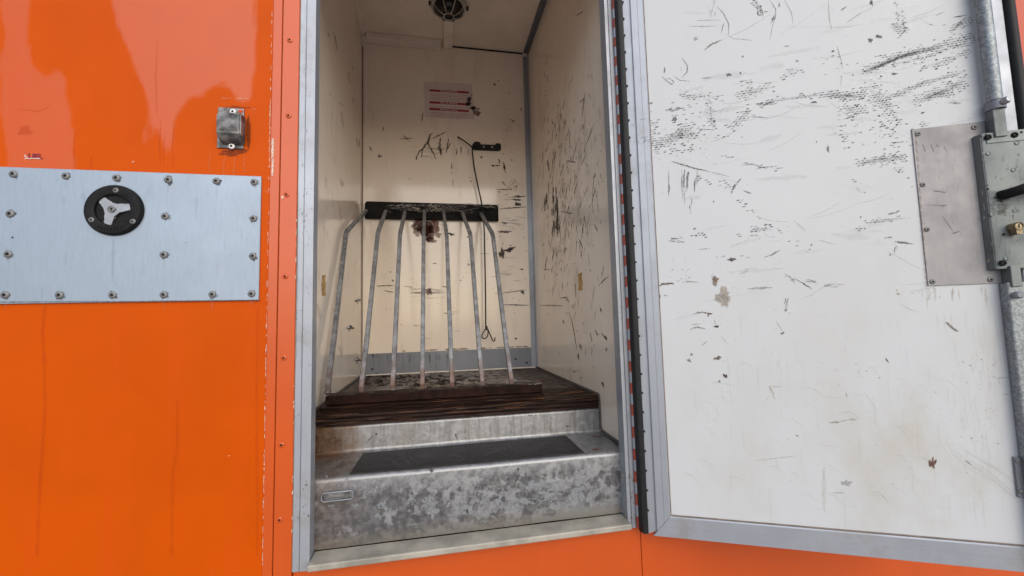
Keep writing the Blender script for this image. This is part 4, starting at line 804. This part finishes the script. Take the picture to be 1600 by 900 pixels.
for i, X in enumerate(barX):
    b = bmesh.new(); sx = X
    pts = [(X, 1.978, .512), (X, 1.93, .492), (X, 1.80, .432), (X, 1.66, .368), (X, 1.635, .352), (X, 1.62, .330), (X, 1.612, .30), (X, 1.47, .05), (X+.002, 1.335, -.185), (X+.002, 1.318, -.203), (X+.002, 1.30, -.208)]
    # follow the photographed bend of this bar
    tb = [(541, 362), (590.5, 363), (625, 365), (662, 368), (698, 368), (735, 366), (770, 366)][i]; bb = [(512, 614), (564.5, 616), (613.5, 614), (660, 612), (706.5, 609), (753.5, 606.5), (799, 604)][i]
    pB = onY(*tb, 1.60); pC = onY(*bb, 1.285); pB.z = pB.z; A_ = Vector((X, 1.974, .528))
    pts = [A_, A_.lerp(pB, .5), A_.lerp(pB, .9), A_.lerp(pB, .97)+Vector((0, 0, -.001)), pB+(pC-pB)*.02, pB+(pC-pB)*.06, pB+(pC-pB)*.4, pB+(pC-pB)*.75, pC+Vector((0, 0, .02)), pC+Vector((0, .004, .004)), pC+Vector((0, .012, -.002))]
    tube(b, pts, (.0072, .0070), flat=(1, 0, 0)); obj('bar', b, M['bar'], rk, smooth=35)
zb0 = ZF+.001
b = bmesh.new(); box(b, -.302, .326, 1.238, 1.30, -.2255, -.201, bev=.002); obj('base_beam', b, M['brownsteel'], rk)
obj('base_board', rough_slab(-.312, .328, 1.226, 1.34, zb0, -.227, 80, 6, .0008, 9), M['wood'], rk)
b = bmesh.new(); box(b, -.300, .324, 1.301, 1.345, -.216, -.211); obj('base_angle', b, M['brownsteel'], rk)
mk = Marks(lambda x, y: onZ(x, y, -.2002))
for i in range(34): x = random.triangular(790, 846, 830); mk.blob(x, 598+(x-790)*-.02+random.uniform(-3, 2), random.uniform(2, 6), random.uniform(.8, 2), .9, random.choice([(.45, .42, .40), (.28, .07, .05), (.36, .3, .27)]), 0, .9)
for i in range(50): x = random.uniform(515, 800); mk.blob(x, 616-.055*(x-515)+random.uniform(-4, 1), random.uniform(2, 8), random.uniform(.6, 1.6), .5, (.16, .12, .11), 0, .9)
for i in range(26): mk.blob(random.uniform(795, 845), random.uniform(596, 600), random.uniform(2, 5), random.uniform(1, 2.4), 1, (.50, .46, .44), 0, .8)
for i in range(5): mk.blob(random.uniform(826, 846), random.uniform(595, 599), random.uniform(2, 4), 1.4, 1, (.30, .06, .04), 0, .6)
mk.build('worn_paint', rk)

wb = bmesh.new(); lathe(wb, [(0, -.004), (.0075, -.002), (.0105, .001), (.0085, .005), (0, .008)], (0, 0, 0), (0, 0, 1), 9); wo = obj('weld', wb, M['bar'], rk, fit=False, smooth=60)
copies(wo, [onY(x, y, 1.288)-Vector((.01, 1.27, ZF))+Vector((0, -.004, .001)) for x, y in ((512, 614), (564.5, 616), (613.5, 614), (660, 612), (706.5, 609), (753.5, 606.5), (799, 604))], rk)

# ---- wall clip
cz = onY(760, 231, YB); ck = empty('wall_clip', (cz.x, YB, cz.z), 'black plastic clip strip with two screws on the cream back wall', 'clip')
def Q(x, y, Y=YB): p = onY(x, y, Y); return p.x, p.z
P = [Q(*p) for p in ((737, 233), (737.5, 228), (741, 224), (746, 223.2), (749.5, 224.5), (750.5, 228), (773, 229), (774, 226), (781, 226), (782, 229), (782, 235.5), (779, 236.5), (740, 235))]
b = bmesh.new(); prism(b, P, 'y', YB-.018, YB-.0006); bmesh.ops.bevel(b, geom=list(b.edges), offset=.0012, segments=1, affect='EDGES'); obj('strip', b, M['black'], ck)
b = bmesh.new(); p_ = onY(744, 229.5, YB); lathe(b, [(.016, 0), (.016, .026), (.012, .031), (0, .031)], (p_.x, YB-.001, p_.z), (0, -1, 0), 20); obj('boss', b, M['black'], ck, smooth=40)
b = bmesh.new(); lathe(b, [(.0052, 0), (.0048, .002), (.002, .003), (0, .003)], (0, 0, 0), (0, -1, 0), 12); s_ = obj('screw', b, M['chrome'], ck, fit=False, smooth=50)
copies(s_, [onY(x, y, YB)+Vector((0, -.018, 0))-Vector((cz.x, YB, cz.z)) for x, y in ((755.5, 231.5), (768, 232))], ck)
# ---- cord
def sm(pts, n=6):
    P = [Vector(p) for p in pts]; o = []
    for i in range(len(P)-1):
        a, b_, c_, d_ = P[max(0, i-1)], P[i], P[i+1], P[min(len(P)-1, i+2)]
        for k in range(n):
            t_ = k/n; o.append(.5*((2*b_)+(c_-a)*t_+(2*a-5*b_+4*c_-d_)*t_*t_+(3*b_-a-3*c_+d_)*t_**3))
    return o+[P[-1]]
cr = empty('elastic_cord', onY(759, 532, 1.95), 'thin dark elastic cord hanging from the black wall clip, ending in a loop and hook', 'cord')
b = bmesh.new(); YC = 1.945
path = [onY(716, 214.5, 1.99), onY(727, 221.5, 1.975), onY(737, 230, 1.968), onY(738, 238, 1.968), onY(741, 262, 1.962), onY(747, 292, 1.955), onY(752.5, 318, 1.952), onY(756, 350, YC), onY(757.5, 400, YC), onY(758.5, 460, YC), onY(759, 512, YC)]
tube(b, sm(path), .0034, 8); obj('cord', b, M['black'], cr, smooth=60)
b = bmesh.new(); lp = [onY(x, y, YC-.002*i/3) for i, (x, y) in enumerate(((759.5, 513), (756, 518), (753, 524), (753.5, 527.5), (757, 529), (760.5, 527), (762.5, 522), (762, 516), (760, 512)))]
tube(b, sm(lp), .0027, 8); obj('loop', b, M['black'], cr, smooth=60)
b = bmesh.new(); p_ = onY(760, 512.5, YC-.003)
for k in range(3): lathe(b, [(0, -.004), (.006, -.003), (.0065, .0), (.006, .003), (0, .004)], p_+Vector((0, -.001, -.006+.006*k)), (.3*(k-1), .2, 1), 10)
obj('knot', b, M['black'], cr, smooth=60)
b = bmesh.new(); tube(b, sm([onY(762, 514, YC-.004), onY(765, 521, YC-.004), onY(769, 530, YC-.004), onY(771, 533, YC-.004), onY(773, 531.5, YC-.004), onY(773.5, 527, YC-.004)]), .0027, 8); obj('hook', b, M['black'], cr, smooth=60)
b = bmesh.new(); lathe(b, [(0, -.005), (.005, -.003), (.005, .003), (0, .005)], onY(716, 214.5, 1.99), (1, .2, -1), 10); obj('end_knot', b, M['black'], cr, smooth=60)

# ---- notice
nc = empty('notice', (.09, YB, 1.10), 'pale film notice with three dark red heading bars stuck high on the back wall', 'notice')
def pp(x, y): q = onY(x, y, YB); return q
def quad(pts, Y, th=.0004):
    b = bmesh.new(); prism(b, [(onY(x, y, YB).x, onY(x, y, YB).z) for x, y in pts], 'y', Y-th, Y); return b
obj('film', quad([(662, 128), (737, 131), (741, 186), (664, 183)], YB-.0009), M['film'], nc)
for y0 in (141.5, 160.2, 170.6): obj('heading_bar', quad([(671, y0-1.7), (732.3, y0+.2+1.6), (732.8, y0+4.9), (671.2, y0+1.4)], YB-.0015), M['red'], nc)
b = bmesh.new()
for y0, n in ((146.5, 5), (165.5, 2), (175.5, 4)):
    for k in range(n):
        y = y0+k*2.35; xe = 731-random.uniform(0, 14)*(k == n-1); vs = [b.verts.new((onY(x, yy, YB).x, YB-.0014, onY(x, yy, YB).z)) for x, yy in ((672, y), (xe, y+3), (xe, y+3.55), (672, y+.55))]; b.faces.new(vs)
obj('text_lines', b, M['pinkline'], nc, kind='stuff')
b = bmesh.new()
for y0 in (141.5, 160.2, 170.6):
    x = 688
    while x < 714:
        L = random.uniform(1.5, 5); f_ = lambda xx, yy: (onY(xx, yy, YB).x, YB-.0021, onY(xx, yy, YB).z); yy = y0+(x-671)*.054; b.faces.new([b.verts.new(f_(*p)) for p in ((x, yy-.5), (x+L, yy-.45), (x+L, yy+.55), (x, yy+.5))]); x += L+random.uniform(.6, 1.6)
obj('heading_print', b, M['labelwhite'], nc, kind='stuff')
mk = Marks(lambda x, y: onY(x, y, YB-.0030))
for x, y, a, b_ in ((733, 157, 3, 5), (732, 162, 4.5, 3), (739, 169, 5, 2.6), (745, 170, 4, 1.6), (741, 173, 3, 2)): mk.blob(x, y, a, b_, 1, (.035, .025, .022), 0, .7)
mk.stroke([(733, 152), (739, 146)], 1.2, .9); mk.blob(745, 177.5, 6, 2.6, .9, (.33, .22, .15)); mk.build('dirt', nc)

# ---- bulkhead lamp on the ceiling
lc_ = Vector((.078, 1.725, ZC)); lp = empty('ceiling_lamp', lc_, 'round unlit bulkhead lamp with dark glass and pale wire cage on the locker ceiling', 'lamp')
b = bmesh.new(); lathe(b, [(0, .0005), (.080, .0005), (.080, .018), (.074, .026), (.068, .027), (.066, .020), (0, .020)], lc_, (0, 0, -1), 40); obj('base', b, M['cage'], lp, smooth=40)
b = bmesh.new(); lathe(b, [(.063, .018), (.062, .030), (.052, .046), (.034, .057), (.014, .061), (0, .0615)], lc_, (0, 0, -1), 40); obj('glass', b, M['glassdark'], lp, smooth=60)
def prof_pt(t_, A): r_ = .068*math.cos(t_); return lc_+Vector((r_*math.cos(A), r_*math.sin(A), -.022-.044*math.sin(t_)))
for k in range(8):
    A = R(22.5+45*k); b = bmesh.new(); tube(b, [prof_pt(t_*R(72)/7, A) for t_ in range(8)], .0022, 6); obj('cage_wire', b, M['cage'], lp, smooth=60)
b = bmesh.new(); tube(b, [prof_pt(R(72), R(12*i)) for i in range(30)], .0026, 6, closed=True); obj('cage_ring', b, M['cage'], lp, smooth=60)
for A in (R(-170), R(-6)): b = bmesh.new(); box(b, -.004, .004, -.004, .004, -.03, -.014); bmesh.ops.translate(b, verts=b.verts, vec=lc_+Vector((.084*math.cos(A), .084*math.sin(A), 0))); obj('cage_lug', b, M['dark'], lp)

# ---- anti-slip mat on the step
b = bmesh.new(); mz = -.3512
crn = [onZ(543.7, 746, mz), onZ(915, 709.5, mz), onZ(883, 680.5, mz), onZ(567.5, 709, mz)]
vs = [b.verts.new((p.x, min(max(p.y, 1.0405), 1.2015), mz)) for p in crn]; fce = b.faces.new(vs); r_ = bmesh.ops.extrude_face_region(b, geom=[fce]); bmesh.ops.translate(b, verts=[v for v in r_['geom'] if isinstance(v, bmesh.types.BMVert)], vec=(0, 0, .0018))
mt = obj('anti_slip_mat', b, M['mat'], None); tag(mt, 'dark grey anti-slip mat stuck on the tread of the aluminium step', 'mat')

mk = Marks(lambda x, y: onZ(x, y, mz+.0023))
for i in range(60): x = random.uniform(575, 880); mk.stroke([(x, 742-.0985*(x-545)-random.uniform(3, 26)), (x+random.uniform(8, 30), 742-.0985*(x-535)-random.uniform(3, 26))], random.choice((.7, 1, 4)), random.uniform(.06, .3), (.16, .15, .145))
mk.speck(580, 700, 870, 716, 50, (.4, 1), .4, (.2, .19, .18))
mt_dust = mk.build('dust', mt)
